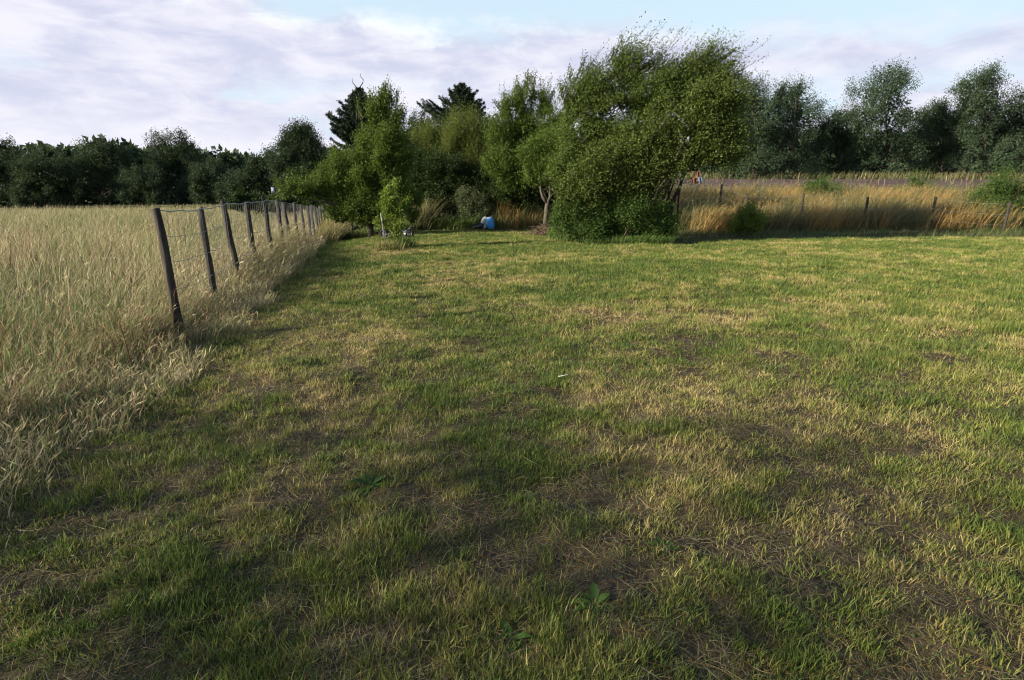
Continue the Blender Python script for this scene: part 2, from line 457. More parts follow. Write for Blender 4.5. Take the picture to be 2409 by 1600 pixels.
# ------------------------------------------------------------------ lawn grass
C_GREEN = np.array((.075, .145, .020)); C_YG = np.array((.170, .215, .034)); C_STRAW = np.array((.37, .30, .140))
C_ORANGE = np.array((.28, .165, .055)); C_GREY = np.array((.20, .165, .115)); C_DKGREEN = np.array((.035, .095, .016))
def sample_polar(n, r0, r1, pw, half):
    """n points with density ~ r**-pw inside the visible wedge"""
    e = 2-pw
    u = rng.random(n)
    r = (r0**e+u*(r1**e-r0**e))**(1/e)
    a = rng.uniform(-half, half, n)
    return r*np.sin(a), r*np.cos(a), r
def blade_colours(n, d, tuftv):
    v = np.clip(d+(rng.random(n)-.5)*.4+(((tuftv*7.31) % 1)-.5)*.8, 0, 1)[:, None]
    g = C_GREEN*(1-tuftv[:, None])+C_DKGREEN*tuftv[:, None]
    tip = np.where(v < .55, g+(C_YG-g)*(v/.55), C_YG+(C_STRAW-C_YG)*((v-.55)/.45))
    tip = tip*rng.uniform(.75, 1.4, (n, 1))
    og = ((tuftv[:, None]*3.77) % 1)
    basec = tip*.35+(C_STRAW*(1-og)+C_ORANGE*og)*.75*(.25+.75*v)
    return basec, tip
def lawn():
    A = Acc()
    half = math.radians(56)
    # tufts
    nt = 130000
    tx, ty, tr = sample_polar(nt, .75, 27, 1.15, half)
    gapn = (.10+.90*ss(clumpn(tx, ty), .36, .58))*(1-ss(tr, 3, 8))+ss(tr, 3, 8)
    keep = in_lawn(tx, ty) & (rng.random(nt) > bareness(tx, ty)*1.05) & (rng.random(nt) < gapn)
    tx, ty, tr = tx[keep], ty[keep], tr[keep]
    nt = len(tx)
    tv = rng.random(nt)
    th = rng.uniform(.6, 1.0, nt)*(.7+.9*fbm(tx*1.7, ty*1.7, s=61))
    nb = rng.integers(7, 24, nt)
    idx = np.repeat(np.arange(nt), nb)
    n = len(idx)
    sig = rng.uniform(.008, .034, nt)*(1+tr/9)
    off = rng.normal(size=(n, 2))*sig[idx][:, None]
    x = tx[idx]+off[:, 0]; y = ty[idx]+off[:, 1]
    d = dryness(x, y)
    p = np.stack((x, y, H(x, y)-.004), -1)
    lean = np.stack((off[:, 0], off[:, 1], np.zeros(n)), -1)/sig[idx][:, None]*.20
    dd = nrm(np.array((0, 0, 1.))+lean+rng.normal(size=(n, 3))*np.array((.22, .22, 0)))
    bend = rng.normal(size=(n, 3))*np.array((.20, .20, .04))+np.array((.05, 0, -.06))
    h = .044*th[idx]*np.clip(rng.gamma(5., .2, n), .35, 2.2)*(1-.25*d)*(1+.25*ss(tr[idx], 5, 12))
    w = .0022*(1+tr[idx]/4.)*rng.uniform(.7, 1.4, n)
    cb, ct = blade_colours(n, d, tv[idx])
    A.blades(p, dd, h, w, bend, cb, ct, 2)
    # loose short blades between the tufts
    n = 480000
    x, y, r = sample_polar(n, .75, 27, 1.15, half)
    gq = (.38+.62*ss(clumpn(x, y), .34, .60))*(1-ss(r, 3, 8))+ss(r, 3, 8)
    keep = in_lawn(x, y) & (rng.random(n) > bareness(x, y)*.93) & (rng.random(n) < gq)
    x, y, r = x[keep], y[keep], r[keep]; n = len(x)
    d = dryness(x, y)
    p = np.stack((x, y, H(x, y)-.004), -1)
    dd = nrm(np.array((0, 0, 1.))+rng.normal(size=(n, 3))*np.array((.45, .45, 0)))
    bend = rng.normal(size=(n, 3))*np.array((.35, .35, .05))+np.array((.05, 0, -.12))
    h = .027*rng.uniform(.5, 1.6, n); w = .0019*(1+r/4.)*rng.uniform(.7, 1.4, n)
    cb, ct = blade_colours(n, d+.1, rng.random(n)*.6+.1)
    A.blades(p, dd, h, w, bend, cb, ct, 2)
    # cut straw lying flat
    n = 520000
    x, y, r = sample_polar(n, .75, 27, 1.05, half)
    keep = in_lawn(x, y) & (rng.random(n) < .22+.78*np.clip(dryness(x, y)*.6+bareness(x, y)*.5+.5*(1-ss(clumpn(x, y), .35, .6))*(1-ss(r, 4, 9)), 0, 1))
    x, y, r = x[keep], y[keep], r[keep]; n = len(x)
    a = rng.uniform(0, 2*math.pi, n)
    dd = nrm(np.stack((np.cos(a), np.sin(a), rng.uniform(-.02, .28, n)), -1))
    fc = nrm(np.stack((-np.sin(a), np.cos(a), rng.normal(size=n)*.5), -1))
    p = np.stack((x, y, H(x, y)+rng.uniform(.002, .014, n)), -1)
    bend = rng.normal(size=(n, 3))*np.array((.25, .25, .06))
    h = rng.gamma(3., .016, n)+.015; w = .0012*(1+r/3.6)*rng.uniform(.6, 1.5, n)
    v = rng.random((n, 1))
    cc = np.where(v < .5, C_GREY*.85, np.where(v < .8, C_STRAW*.75, C_ORANGE*.7))*rng.uniform(.55, 1.15, (n, 1))
    A.blades(p, dd, h, w, bend, cc, cc*1.1, 2, face=fc)
    # small clover and daisy leaves
    n = 26000
    x, y, r = sample_polar(n, .75, 16, 1.2, half)
    keep = in_lawn(x, y) & (fbm(x*2.1, y*2.1, s=83) > .52)
    x, y = x[keep], y[keep]; n = len(x)
    p = np.stack((x, y, H(x, y)+rng.uniform(.004, .026, n)), -1)
    a = rng.uniform(0, 6.28, n)
    cl = np.array((.055, .085, .018))*rng.uniform(.6, 1.5, (n, 1))
    A.leaves(p, nrm(np.stack((np.cos(a), np.sin(a), rng.uniform(-.1, .5, n)), -1)), nrm(rng.normal(size=(n, 3))*.35+np.array((0, 0, 1.))), rng.uniform(.008, .019, n), rng.uniform(.007, .014, n), col=cl)
    o = A.build('lawn_grass', M_GRASS)
    tag(o, 'short patchy mown grass with straw and bare spots', 'grass', kind='stuff')
lawn()

# ------------------------------------------------------------------ tall unmown grass
def tall(A, x, y, hmin, hmax, palette, wind=.28, w0=.006, heads=.4, dens=None, seg=4, sink=.02):
    n = len(x)
    z = H(x, y)
    r = np.hypot(x, y)
    p = np.stack((x, y, z-sink), -1)
    dd = nrm(np.array((0, 0, 1.))+rng.normal(size=(n, 3))*np.array((.16, .16, 0))+np.array((wind*.3, 0, 0)))
    bend = rng.normal(size=(n, 3))*np.array((.22, .22, .05))+np.array((wind, .03, -.16))
    h = rng.uniform(hmin, hmax, n)*(.65+.7*fbm(x*.9, y*.9, s=71))
    pal = np.asarray(palette, float)
    pick = np.clip(((fbm(x*.8, y*.8, s=73)-.5)*1.6+.5+rng.normal(size=n)*.28), 0, .999)*len(pal)
    pc = pal[pick.astype(int)]*rng.uniform(.7, 1.25, (n, 1))
    w = w0*(1+r/14)*rng.uniform(.7, 1.4, n)
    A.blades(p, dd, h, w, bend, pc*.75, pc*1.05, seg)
    hd = rng.random(n) < heads
    tip = (p+dd*h[:, None]+bend*h[:, None])[hd]
    tdir = nrm(dd[hd]+2*bend[hd])
    m = len(tip)
    L = rng.uniform(.06, .13, m)
    A.leaves(tip-tdir*L[:, None]*.6, tdir, rdir(m), L, L*.06*(1+r[hd]/14), col=pc[hd]*1.05)
STR = [(.44, .37, .22), (.38, .31, .17), (.33, .28, .15), (.25, .25, .11), (.15, .19, .065)]
GOLD = [(.37, .225, .065), (.29, .19, .070), (.20, .165, .085), (.12, .125, .045), (.07, .095, .03), (.16, .135, .07), (.10, .11, .04)]
GRN = [(.06, .11, .020), (.085, .14, .025), (.12, .16, .04), (.16, .17, .06)]
def meadow_left():
    A = Acc()
    n = 90000                                     # strip along the fence
    y = .5+27*rng.random(n)**1.2
    t = rng.random(n)
    x = lawn_left(y)+.05+(fbm(y*1.3, y*.2, s=91)-.5)*.9-(rng.gamma(1.7, .34, n))+rng.normal(size=n)*.10
    k = (x < lawn_left(y)+.25) & ((x < lawn_left(y)-.5) | (rng.random(len(x)) < .6)); x, y = x[k], y[k]
    hs_ = (.45+.55*ss(y, 6, 12))*(.45+1.1*fbm(x*3.1, y*3.1, s=93))*(1-.5*ss(x-lawn_left(y), -.65, -.15))
    tall(A, x, y, .2*hs_, .95*hs_, STR+[(.30, .20, .12)], wind=.10, w0=.0032, heads=.45)
    n = 110000                                     # field beyond the fence
    x, y, r = sample_polar(n*2, 3, 75, 1.1, math.radians(66))
    k = (x < lawn_left(y)-.7) & (x < -2)
    x, y = x[k][:n], y[k][:n]
    hs_ = (.5+.5*ss(y, 5, 12))*(.5+1.0*fbm(x*2.2, y*2.2, s=95))
    tall(A, x, y, .35*hs_, .95*hs_, STR, wind=.10, w0=.0042, heads=.3, seg=3)
    n = 2600                                      # dock and sorrel stalks, thistle leaves between the grass
    x, y, r = sample_polar(n*3, 3, 40, 1.2, math.radians(66))
    k = (x < lawn_left(y)-.25) & (fbm(x*.7, y*.7, s=97) > .5); x, y = x[k][:n], y[k][:n]
    tall(A, x, y, .5, 1.1, [(.16, .075, .04), (.20, .11, .055), (.07, .11, .03)], wind=.06, w0=.006, heads=.95)
    o = A.build('meadow_grass', M_TALL)
    tag(o, 'pale straw coloured tall grass along and behind the left fence', 'tall grass', kind='stuff')
meadow_left()
def meadow_right():
    A = Acc()
    def area(n, x0, x1, y0, y1):
        x = rng.uniform(x0, x1, n); y = rng.uniform(y0, y1, n)
        k = y > lawn_back(x)+.1
        return x[k], y[k]
    x, y = area(60000, 5.6, 34, 22.5, 33)
    tall(A, x, y, .65, 1.4, GOLD, wind=.22, w0=.006, heads=.4)
    x, y = area(9000, 5.2, 36, 32, 36)
    tall(A, x, y, .3, .7, GOLD, wind=.2, w0=.007, heads=.4, seg=3)
    n = 7000                                      # verge and weeds on the ploughed strip
    x = rng.uniform(4, 70, n); y = np.where(rng.random(n) < .75, rng.normal(size=n)*1.2+57, rng.uniform(37, 56, n))
    tall(A, x, y, .25, 1.0, [(.10, .10, .04), (.07, .09, .03), (.20, .16, .08)], wind=.15, w0=.010, heads=.3, seg=3)
    # low green grass in front of it, in the shade of the birch
    x, y = area(16000, 5.0, 30, 17.5, 23.5)
    tall(A, x, y, .10, .35, [(.05, .075, .022), (.075, .10, .03), (.11, .11, .04)], wind=.3, w0=.005, heads=.1, seg=3)
    # golden bunch right of the shrubs
    q = rng.normal(size=(1500, 2))
    c0 = G(1630, 535)
    tall(A, c0[0]+q[:, 0]*.55, 22.6+q[:, 1]*.35, .5, 1.2, [(.42, .25, .06), (.36, .225, .065), (.28, .20, .08)], wind=.35, w0=.006, heads=.3)
    o = A.build('golden_meadow_grass', M_TALL)
    tag(o, 'golden dry tall grass on the bank behind the right fence', 'tall grass', kind='stuff')
meadow_right()
def back_grass():
    A = Acc()
    def at(px0, px1, D0, D1, n):
        D = rng.uniform(D0, D1, n)
        return (rng.uniform(px0, px1, n)-1204.5)/FP*(D*math.cos(PITCH)+CAMH*math.sin(PITCH)), D
    x, y = at(1165, 1290, 24.4, 26, 1700); tall(A, x, y, .3, 1.15, GOLD[:4]+GRN[:2], wind=.1, w0=.006, heads=.4)
    x, y = at(1170, 1195, 25.0, 25.8, 900); tall(A, x, y, .8, 1.6, GOLD[:3], wind=.06, w0=.006, heads=.3)
    x, y = at(975, 1120, 24.2, 25.5, 7000); tall(A, x, y, .25, .75, GRN, wind=.25, w0=.008, heads=.2)
    x, y = at(780, 980, 23.3, 24.6, 5000); tall(A, x, y, .15, .5, GRN+[(.22, .20, .08)], wind=.2, w0=.007, heads=.3)
    x, y = at(955, 1010, 24.0, 25.0, 1100); tall(A, x, y, .9, 1.7, [(.20, .19, .09), (.26, .22, .11), (.13, .15, .05)], wind=.08, w0=.006, heads=.6)
    x, y = at(1230, 1400, 17.4, 20.5, 9000); k = y > lawn_back(x)-.2
    tall(A, x[k], y[k], .15, .55, GRN, wind=.25, w0=.007, heads=.15)
    x, y = at(1380, 1580, 16.8, 17.8, 6000); k = y > lawn_back(x)-.2
    tall(A, x[k], y[k], .12, .45, GRN, wind=.25, w0=.007, heads=.15)
    x, y = at(745, 800, 20.5, 24, 2600); k = x < lawn_left(y)+.6
    tall(A, x[k], y[k], .5, 1.2, [(.30, .25, .12), (.24, .22, .09), (.12, .15, .045), (.36, .29, .15)], wind=.2, w0=.006, heads=.4)
    o = A.build('unmown_edge_grass', M_TALL)
    tag(o, 'unmown green and dry grass at the foot of the shrubs', 'tall grass', kind='stuff')
back_grass()

# ------------------------------------------------------------------ trees and shrubs
def curve(p0, p1, bow=.1, n=7, sag=None):
    p0 = np.asarray(p0, float); p1 = np.asarray(p1, float)
    t = np.linspace(0, 1, n)[:, None]
    L = np.linalg.norm(p1-p0)
    o = rng.normal(size=3)*bow*L if sag is None else np.asarray(sag)*L
    wob = rng.normal(size=(n, 3))*.012*L; wob[0] = 0; wob[-1] = 0
    return p0*(1-t)+p1*t+o*(t*(1-t)*2)+wob
def shoots(A, B, start, d, L, m, size, wind, aspect=.62, spread=.35, twig=.0, gather=.05, arch=None):
    """m leaves along each of len(start) shoots"""
    n = len(start)
    bendv = np.asarray(wind)*1.0 if arch is None else np.asarray(arch)
    t = np.tile(np.linspace(.12, 1.0, m), (n, 1))+rng.uniform(-.05, .05, (n, m))
    pts = start[:, None]+d[:, None]*(L[:, None]*t)[..., None]+bendv*((L[:, None]*t*t)[..., None])
    pts = pts+rng.normal(size=pts.shape)*gather
    a = nrm(d[:, None]*.8+rng.normal(size=(n, m, 3))*.75+np.asarray(wind)*.8)
    pts = pts.reshape(-1, 3); a = a.reshape(-1, 3)
    up = nrm(rng.normal(size=a.shape)+np.array((-.25, -.25, .75)))
    s = size*rng.uniform(.65, 1.3, len(pts))
    A.leaves(pts, a, up, s, s*aspect)
    if B is not None and twig > 0:
        for i in range(0, n, max(1, int(1/twig))):
            tt = np.array((0, .5, 1.))[:, None]
            B.tube(start[i]+d[i]*L[i]*tt+bendv*L[i]*tt*tt, (.008, .005, .003), 3, cap=False)
def woody(name, label, cat, D, blobs, base, mat, bark, leaves, size, wind=(.25, 0, .05), spikes=(), Lr=(.3, .75),
          m=11, holes=.40, hs=1.3, up=.45, stems=1, r0=.09, group=None, spread_base=.15, aspect=.62, shell=2.0, zbase=None,
          fork=.35, depth=.8, twig=.05, extra_stems=(), trunkname='trunk', gather=.05, core=.16, tips=0, tipL=(.5, 1.1)):
    """a tree or shrub: tapered stems and limbs to every clump, leaves on shoots in the clumps.
    blobs: (px, py, rx, ry[, dy]) read off the photo at distance D"""
    sc = (D*math.cos(PITCH))/FP
    bc, br = [], []
    for b in blobs:
        dy = b[4] if len(b) > 4 else rng.uniform(-.5, .5)*b[2]*sc*.6
        bc.append(P(b[0], b[1], D+dy)); br.append((b[2]*sc, max(.3, depth*(b[2]*.6+b[3]*.4)*sc), b[3]*sc))
    bc = np.array(bc); br = np.array(br)
    bx = P(base, 500, D)[0]
    bz = float(H(bx, D))-.05 if zbase is None else zbase
    org = np.array((bx, D, bz))
    root = thing(name, org, label, cat, group)
    A = Acc(); B = Acc()
    # stems
    top = bc[:, 2].max()
    tgt = bc[np.argsort(-bc[:, 2])]
    hh = top-bz
    for s in range(stems):
        b0 = org+np.array((rng.normal()*spread_base if stems > 1 else 0, rng.normal()*spread_base if stems > 1 else 0, 0))
        e = tgt[s % len(tgt)] if stems > 1 else tgt[0]
        pts = curve(b0, e, .05, 9)
        B.tube(pts, np.linspace(r0, r0*.22, 9)*rng.uniform(.8, 1.1), 7)
        if s == 0: main = pts
    for i in range(len(bc)):
        f = np.clip((bc[i][2]-bz)/max(hh, .1)*.55, fork*.5, .8)
        j = f*(len(main)-1); j0 = int(j); st = main[j0]*(1-(j-j0))+main[min(j0+1, len(main)-1)]*(j-j0)
        pts = curve(st, bc[i], .08, 6, sag=(0, 0, .12)) if bc[i][2] > st[2] else curve(st, bc[i], .08, 6)
        rr = r0*.42*(1-f*.5)
        B.tube(pts, np.linspace(rr, rr*.3, 6), 5)
        for k2 in range(5):
            u = rdir(1)[0]*br[i]*.85
            B.tube(curve(bc[i]-u*.15, bc[i]+u, .1, 4), np.linspace(rr*.3, .006, 4), 4, cap=False)
    for (pp, rr) in extra_stems:
        pp = [np.asarray(q) for q in pp]
        B.tube(pp, rr, 6)
    vol = np.array([b[0]*b[2]*(.3+b[1]) for b in br])
    vol = vol/vol.sum()
    for i in range(len(bc)):
        ns = max(8, int(leaves/m*vol[i]))
        nk = int(np.clip(ns/20, 5, 26))
        sub = bc[i]+rdir(nk)*(rng.random((nk, 1))**.45)*.86*br[i]
        srd = np.maximum((.20+.26*rng.random(nk))*min(br[i][0], br[i][2]), .16)
        ki = rng.integers(0, nk, ns)
        Ls = rng.uniform(*Lr, ns)
        q = rdir(ns)*(rng.random((ns, 1))**.55)
        pt = sub[ki]+q*np.clip(srd[ki]-Ls*.25, .06, 9)[:, None]
        hz = fbm(pt[:, 0]*hs, pt[:, 1]*hs, pt[:, 2]*hs, s=int(D*3) % 97)
        kk = (hz > holes-.05+rng.normal(size=len(pt))*.03) & (pt[:, 2] > bz+.05)
        pt, q, Ls, ki = pt[kk], q[kk], Ls[kk], ki[kk]
        ns = len(pt)
        if not ns: continue
        oc = nrm((sub[ki]-bc[i])/br[i])
        d = nrm(q*.55+oc*.45+np.array((0, 0, up))+np.asarray(wind)*1.1+rng.normal(size=(ns, 3))*.38)
        shoots(A, B, pt, d, Ls, m, size, wind, aspect, twig=twig, gather=gather)
        nc = int(ns*m*core*.8)
        if nc:                                     # old bigger leaves deep inside the clump
            pc = bc[i]+rdir(nc)*(rng.random((nc, 1))**.4)*.55*br[i]
            pc = pc[pc[:, 2] > bz+.05]
            A.leaves(pc, rdir(len(pc)), rdir(len(pc)), size*1.9, size*1.5)
    if tips:                                       # long loose shoots out of the upper outline
        hi_ = np.argsort(-bc[:, 2])[:max(3, int(len(bc)*.75))]
        for i in hi_:
            q = rdir(tips); q[:, 2] = np.abs(q[:, 2])
            Ls = rng.uniform(*tipL, tips)
            pt = bc[i]+q*br[i]*.62
            d = nrm(q*.35+np.array((0, 0, .8))+np.asarray(wind)*1.3+rng.normal(size=(tips, 3))*.22)
            shoots(A, B, pt, d, Ls, 26, size, wind, aspect, twig=.5, gather=.035)
    for s in spikes:                               # shoots that stand out of the outline: (x0,y0,x1,y1)
        p0 = P(s[0], s[1], D+(s[4] if len(s) > 4 else 0)); p1 = P(s[2], s[3], D+(s[4] if len(s) > 4 else 0))
        for q in range(6 if len(s) < 6 else s[5]):
            st = p0+rng.normal(size=3)*np.array((.12, .2, .10)); en = p1+rng.normal(size=3)*np.array((.06, .1, .08)) if q else p1
            v = en-st; L = np.linalg.norm(v)
            mm = int(L/.028)+5
            shoots(A, None, st[None], nrm(v)[None], np.array([L]), mm, size, wind, aspect, gather=.035, arch=np.array((0, 0, 0.)))
            B.tube(np.stack((st, (st+en)/2+rng.normal(size=3)*.02, en)), (.014, .008, .003), 4, cap=False)
    B.build(trunkname, bark, root, smooth=True, origin=org)
    A.build('crown', mat, root, origin=org)
    return root

def spruce(name, label, D, apex, basey_px, prof, leaves_len=.17, lean=0, seed_up=.25, group=None, leader=()):
    """prof: (py, left_px, right_px) half widths down the trunk"""
    sc = D*math.cos(PITCH)/FP
    top = P(apex[0], apex[1], D)
    org = np.array((top[0]+lean, D, float(H(top[0], D))-.05))
    root = thing(name, org, label, 'spruce', group)
    A = Acc(); B = Acc()
    tr = curve(org, top, .006, 12)
    B.tube(tr, np.linspace(.17, .012, 12), 8)
    for l in leader:
        B.tube(np.array([P(q[0], q[1], D) for q in l]), np.linspace(.03, .010, len(l)), 4)
    pys, lw, rw = (np.array(q, float) for q in zip(*prof))
    zs = np.array([P(apex[0], q, D)[2] for q in pys])
    z = top[2]-.12
    while z > zs.min():
        nb = 8
        a0 = rng.uniform(0, 6.28)
        for b in range(nb):
            a = a0+b*6.283/nb+rng.normal()*.25
            l = np.interp(-z, -zs, lw)*sc; r = np.interp(-z, -zs, rw)*sc
            R = (l if math.cos(a) < 0 else r)*math.cos(a)**2+(l+r)/2*math.sin(a)**2
            R *= rng.uniform(.72, 1.14)
            c0 = np.array((np.interp(z, tr[:, 2], tr[:, 0]), D, z))
            t = np.linspace(0, 1, 9)
            drop = -.22*R*np.sin(t*math.pi*.75)+seed_up*R*t**2.2
            pts = c0+np.stack((np.cos(a)*R*t, np.sin(a)*R*t, drop+rng.normal()*.02), -1)
            B.tube(pts, np.linspace(.022, .005, 9), 4, cap=False)
            nn = int(R*70)+8
            tt = rng.uniform(.08, 1, nn)
            bp = np.stack([np.interp(tt, t, pts[:, q]) for q in range(3)], -1)
            tang = nrm(np.stack((np.cos(a)*np.ones(nn), np.sin(a)*np.ones(nn), -.2+seed_up*2*tt), -1))
            side = np.cross(tang, (0, 0, 1.))*np.where(rng.random((nn, 1)) < .5, 1, -1)
            dv = nrm(tang*.7+side*.75+np.array((0, 0, -.25))+rng.normal(size=(nn, 3))*.2)
            bl = (.05+.30*(1-tt)*min(1, R))*rng.uniform(.7, 1.2, nn)
            mm = 6
            shoots(A, None, bp, dv, bl, mm, .10, (0, 0, -.08), aspect=.42, gather=.03)
        z -= rng.uniform(.11, .18)
    B.build('trunk', M_BARK, root, smooth=True, origin=org)
    A.build('crown', M_NEEDLE, root, origin=org)
    return root

# far trees on the left
woody('broadleaf_tree', 'tall dark rounded tree far beyond the left fence', 'tree', 62,
      [(700, 345, 40, 40), (676, 360, 22, 32), (722, 340, 24, 38), (745, 370, 22, 40), (700, 400, 50, 45), (735, 420, 30, 35), (660, 405, 25, 40), (757, 385, 8, 30), (690, 440, 50, 20)],
      703, M_FAR, M_BARK, 70000, 0.145, wind=(.05, 0, .1), Lr=(.5, 1.4), holes=.36, hs=.5, up=.7, r0=.3, twig=.0, gather=.12)
woody('broadleaf_tree', 'dark wide low tree at the left edge of the far tall rounded one', 'tree', 66,
      [(640, 392, 18, 36), (605, 415, 36, 34), (625, 440, 40, 28), (570, 435, 40, 28)], 610, M_FAR, M_BARK, 28000, .18, wind=(.05, 0, .1), Lr=(.5, 1.3), holes=.36, hs=.5, up=.5, r0=.25, twig=0, gather=.12)
woody('shrub', 'rounded dark shrub low in front of the far left tree', 'shrub', 50,
      [(697, 425, 26, 22), (712, 437, 22, 18), (680, 440, 20, 16)], 700, M_DARK, M_BARK, 6000, .15, wind=(.05, 0, .05), holes=.34, hs=.7, stems=3, r0=.06, twig=0, gather=.1)
# left of the photo's field of view: more trees on the far side of the meadow
def far_tree(label, px, py, rx, ry, D, base, mat, group, n=30000):
    bl = [(px, py, rx, ry), (px-rx*.6, py+ry*.45, rx*.55, ry*.6), (px+rx*.6, py+ry*.4, rx*.6, ry*.62), (px+rx*.2, py-ry*.6, rx*.5, ry*.45), (px-rx*.35, py-ry*.4, rx*.45, ry*.5)]
    k = py+ry*.9
    while k < base-4:
        for q in (-.7, -.2, .35, .85): bl.append((px+rx*(q+rng.normal()*.1), min(k, base-10), rx*.5, ry*.40))
        k += ry*.5
    bl = [tuple(b)+(rng.normal()*1.5,) for b in bl]
    woody('broadleaf_tree', label, 'tree', D, bl, px, mat, M_BARK, n, .15*D/70, wind=(.05, 0, .1), Lr=(.4, 1.2), holes=.38, hs=.5, up=.6, r0=.13, twig=0, gather=.13, group=group)
GL = 'trees along the far side of the meadow'
for a in [('low dark tree beside the far rounded one, nearest the fence posts', 500, 420, 55, 35, 74), ('tallest dark tree in the left tree line', 415, 375, 60, 62, 82), ('small dark tree in the dip of the left tree line', 330, 425, 48, 32, 76),
          ('wide dark tree left of the dip in the left tree line', 235, 392, 80, 52, 80), ('dark tree second from the left end of the tree line', 100, 408, 70, 45, 74), ('dark tree at the very left end of the tree line', -20, 380, 85, 60, 78)]:
    far_tree(*a, 484, M_FAR, GL)

for i, (px, a, b) in enumerate([(585, 476, 22), (655, 478, 22), (725, 478, 20)]):
    woody('shrub', ['low dark bush beyond the fence, left of the upright board', 'low dark bush beyond the fence, below the upright board', 'low dark bush beyond the far end of the fence'][i], 'shrub', 41.5,
          [(px-25, a+4, 22, b), (px, a, 26, b), (px+24, a+3, 24, b)], px, M_DARK, M_BARK, 7000, .13, wind=(.05, 0, .05), holes=.33, hs=.8, stems=4, r0=.04, twig=0, Lr=(.2, .5), core=.3)
def woodland():
    A = Acc()
    n = 110000
    a = rng.uniform(-1.12, 1.12, n); r = rng.uniform(118, 150, n)
    x = r*np.sin(a); y = r*np.cos(a)
    hgt = 4.5+6.5*fbm(a*14, r*.02, s=15)+2.5*fbm(a*60, r*.05, s=16)
    z = H(x, y)+hgt*rng.random(n)**.7
    A.leaves(np.stack((x, y, z), -1), rdir(n), rdir(n), 1.2*rng.uniform(.6, 1.4, n), .85)
    o = A.build('woodland', M_FAR)
    tag(o, 'far dark line of woodland along the horizon', 'woodland', kind='stuff')
woodland()
# spruces behind the hedge
spruce('spruce_tree', 'dark spruce with bare curved leader behind the pear tree', 33, (846, 205), 0,
       [(205, 2, 2), (222, 16, 11), (242, 42, 30), (258, 52, 45), (275, 84, 55), (300, 72, 62), (325, 66, 66), (360, 78, 78), (440, 85, 85)], seed_up=.22,
       leader=([(846, 206), (853, 196), (855, 188), (849, 181), (847, 172)], [(843, 210), (834, 200), (829, 193), (829, 184)]))
spruce('spruce_tree', 'dark spruce with upturned left branches behind the willows', 38, (1086, 194), 0,
       [(194, 2, 2), (206, 11, 11), (218, 44, 34), (232, 26, 28), (246, 78, 46), (258, 104, 44), (275, 64, 50), (300, 74, 56), (350, 85, 70), (430, 90, 80)], seed_up=.30)
woody('conifer_bush', 'dark narrow pointed evergreen between the two spruces', 'evergreen', 31,
      [(968, 290, 9, 26), (967, 318, 16, 26), (992, 292, 14, 26), (996, 325, 26, 30), (1022, 318, 24, 34), (1000, 370, 50, 45)], 990, M_DARK, M_BARK, 15000, .075,
      wind=(.05, 0, .1), holes=.30, up=.9, r0=.1, twig=0, Lr=(.2, .5), aspect=.4)

# the hedge row
woody('pear_tree', 'tall leafy pear tree with upright shoots by the left fence', 'tree', 21.5,
      [(905, 262, 14, 44), (876, 285, 15, 42), (930, 300, 16, 44), (872, 352, 26, 42), (908, 370, 40, 55), (838, 392, 26, 26), (806, 400, 34, 34), (782, 430, 44, 38), (850, 440, 62, 55),
       (920, 450, 36, 50), (826, 490, 48, 26), (715, 456, 38, 11, -.6), (672, 462, 16, 8, -.9), (885, 500, 36, 26), (755, 452, 36, 22), (945, 390, 18, 40), (800, 512, 40, 16), (862, 518, 44, 16), (915, 505, 34, 24)],
      868, M_PEAR, M_BARK, 125999, 0.061, wind=(.10, 0, .1), holes=.38, up=.8, r0=.11, Lr=(.25, .6), tips=9, tipL=(.4, .9),
      spikes=[(905, 250, 908, 199), (928, 270, 934, 213), (872, 265, 873, 218), (852, 285, 841, 238), (915, 245, 920, 222), (940, 280, 950, 262), (890, 255, 889, 232), (700, 455, 657, 463), (935, 290, 948, 290)])
woody('willow_bush', 'pale green willow bush with upright shoots right of the pear tree', 'shrub', 27,
      [(995, 355, 26, 32), (1008, 340, 16, 24), (980, 365, 16, 26), (1002, 395, 34, 34)], 997, M_WILLOW, M_BARK, 24000, 0.068, tips=10, wind=(.08, 0, .2), holes=.33, up=1.2, stems=5, r0=.05, aspect=.3, Lr=(.4, .9),
      spikes=[(1003, 330, 1004, 309), (992, 335, 990, 316), (1014, 340, 1018, 320), (980, 350, 975, 330)])
woody('willow_bush', 'broad pale green willow bush in front of the spruce', 'shrub', 26.5,
      [(1090, 325, 36, 38), (1065, 350, 28, 36), (1120, 345, 26, 36), (1095, 385, 52, 42), (1055, 385, 22, 30), (1130, 400, 30, 40)], 1092, M_WILLOW, M_BARK, 50400, 0.070, tips=12, wind=(.08, 0, .2), holes=.34, up=1.2, stems=6, r0=.05, aspect=.32, Lr=(.4, 1.0),
      spikes=[(1095, 300, 1095, 279), (1080, 305, 1078, 288), (1108, 305, 1114, 286), (1060, 330, 1050, 306), (1125, 320, 1132, 296)])
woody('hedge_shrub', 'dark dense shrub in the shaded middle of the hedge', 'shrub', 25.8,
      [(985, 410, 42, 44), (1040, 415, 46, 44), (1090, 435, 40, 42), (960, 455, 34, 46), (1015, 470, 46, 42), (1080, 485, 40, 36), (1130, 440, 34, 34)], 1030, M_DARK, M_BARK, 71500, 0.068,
      wind=(.05, 0, .05), holes=.38, up=.3, stems=6, r0=.05)
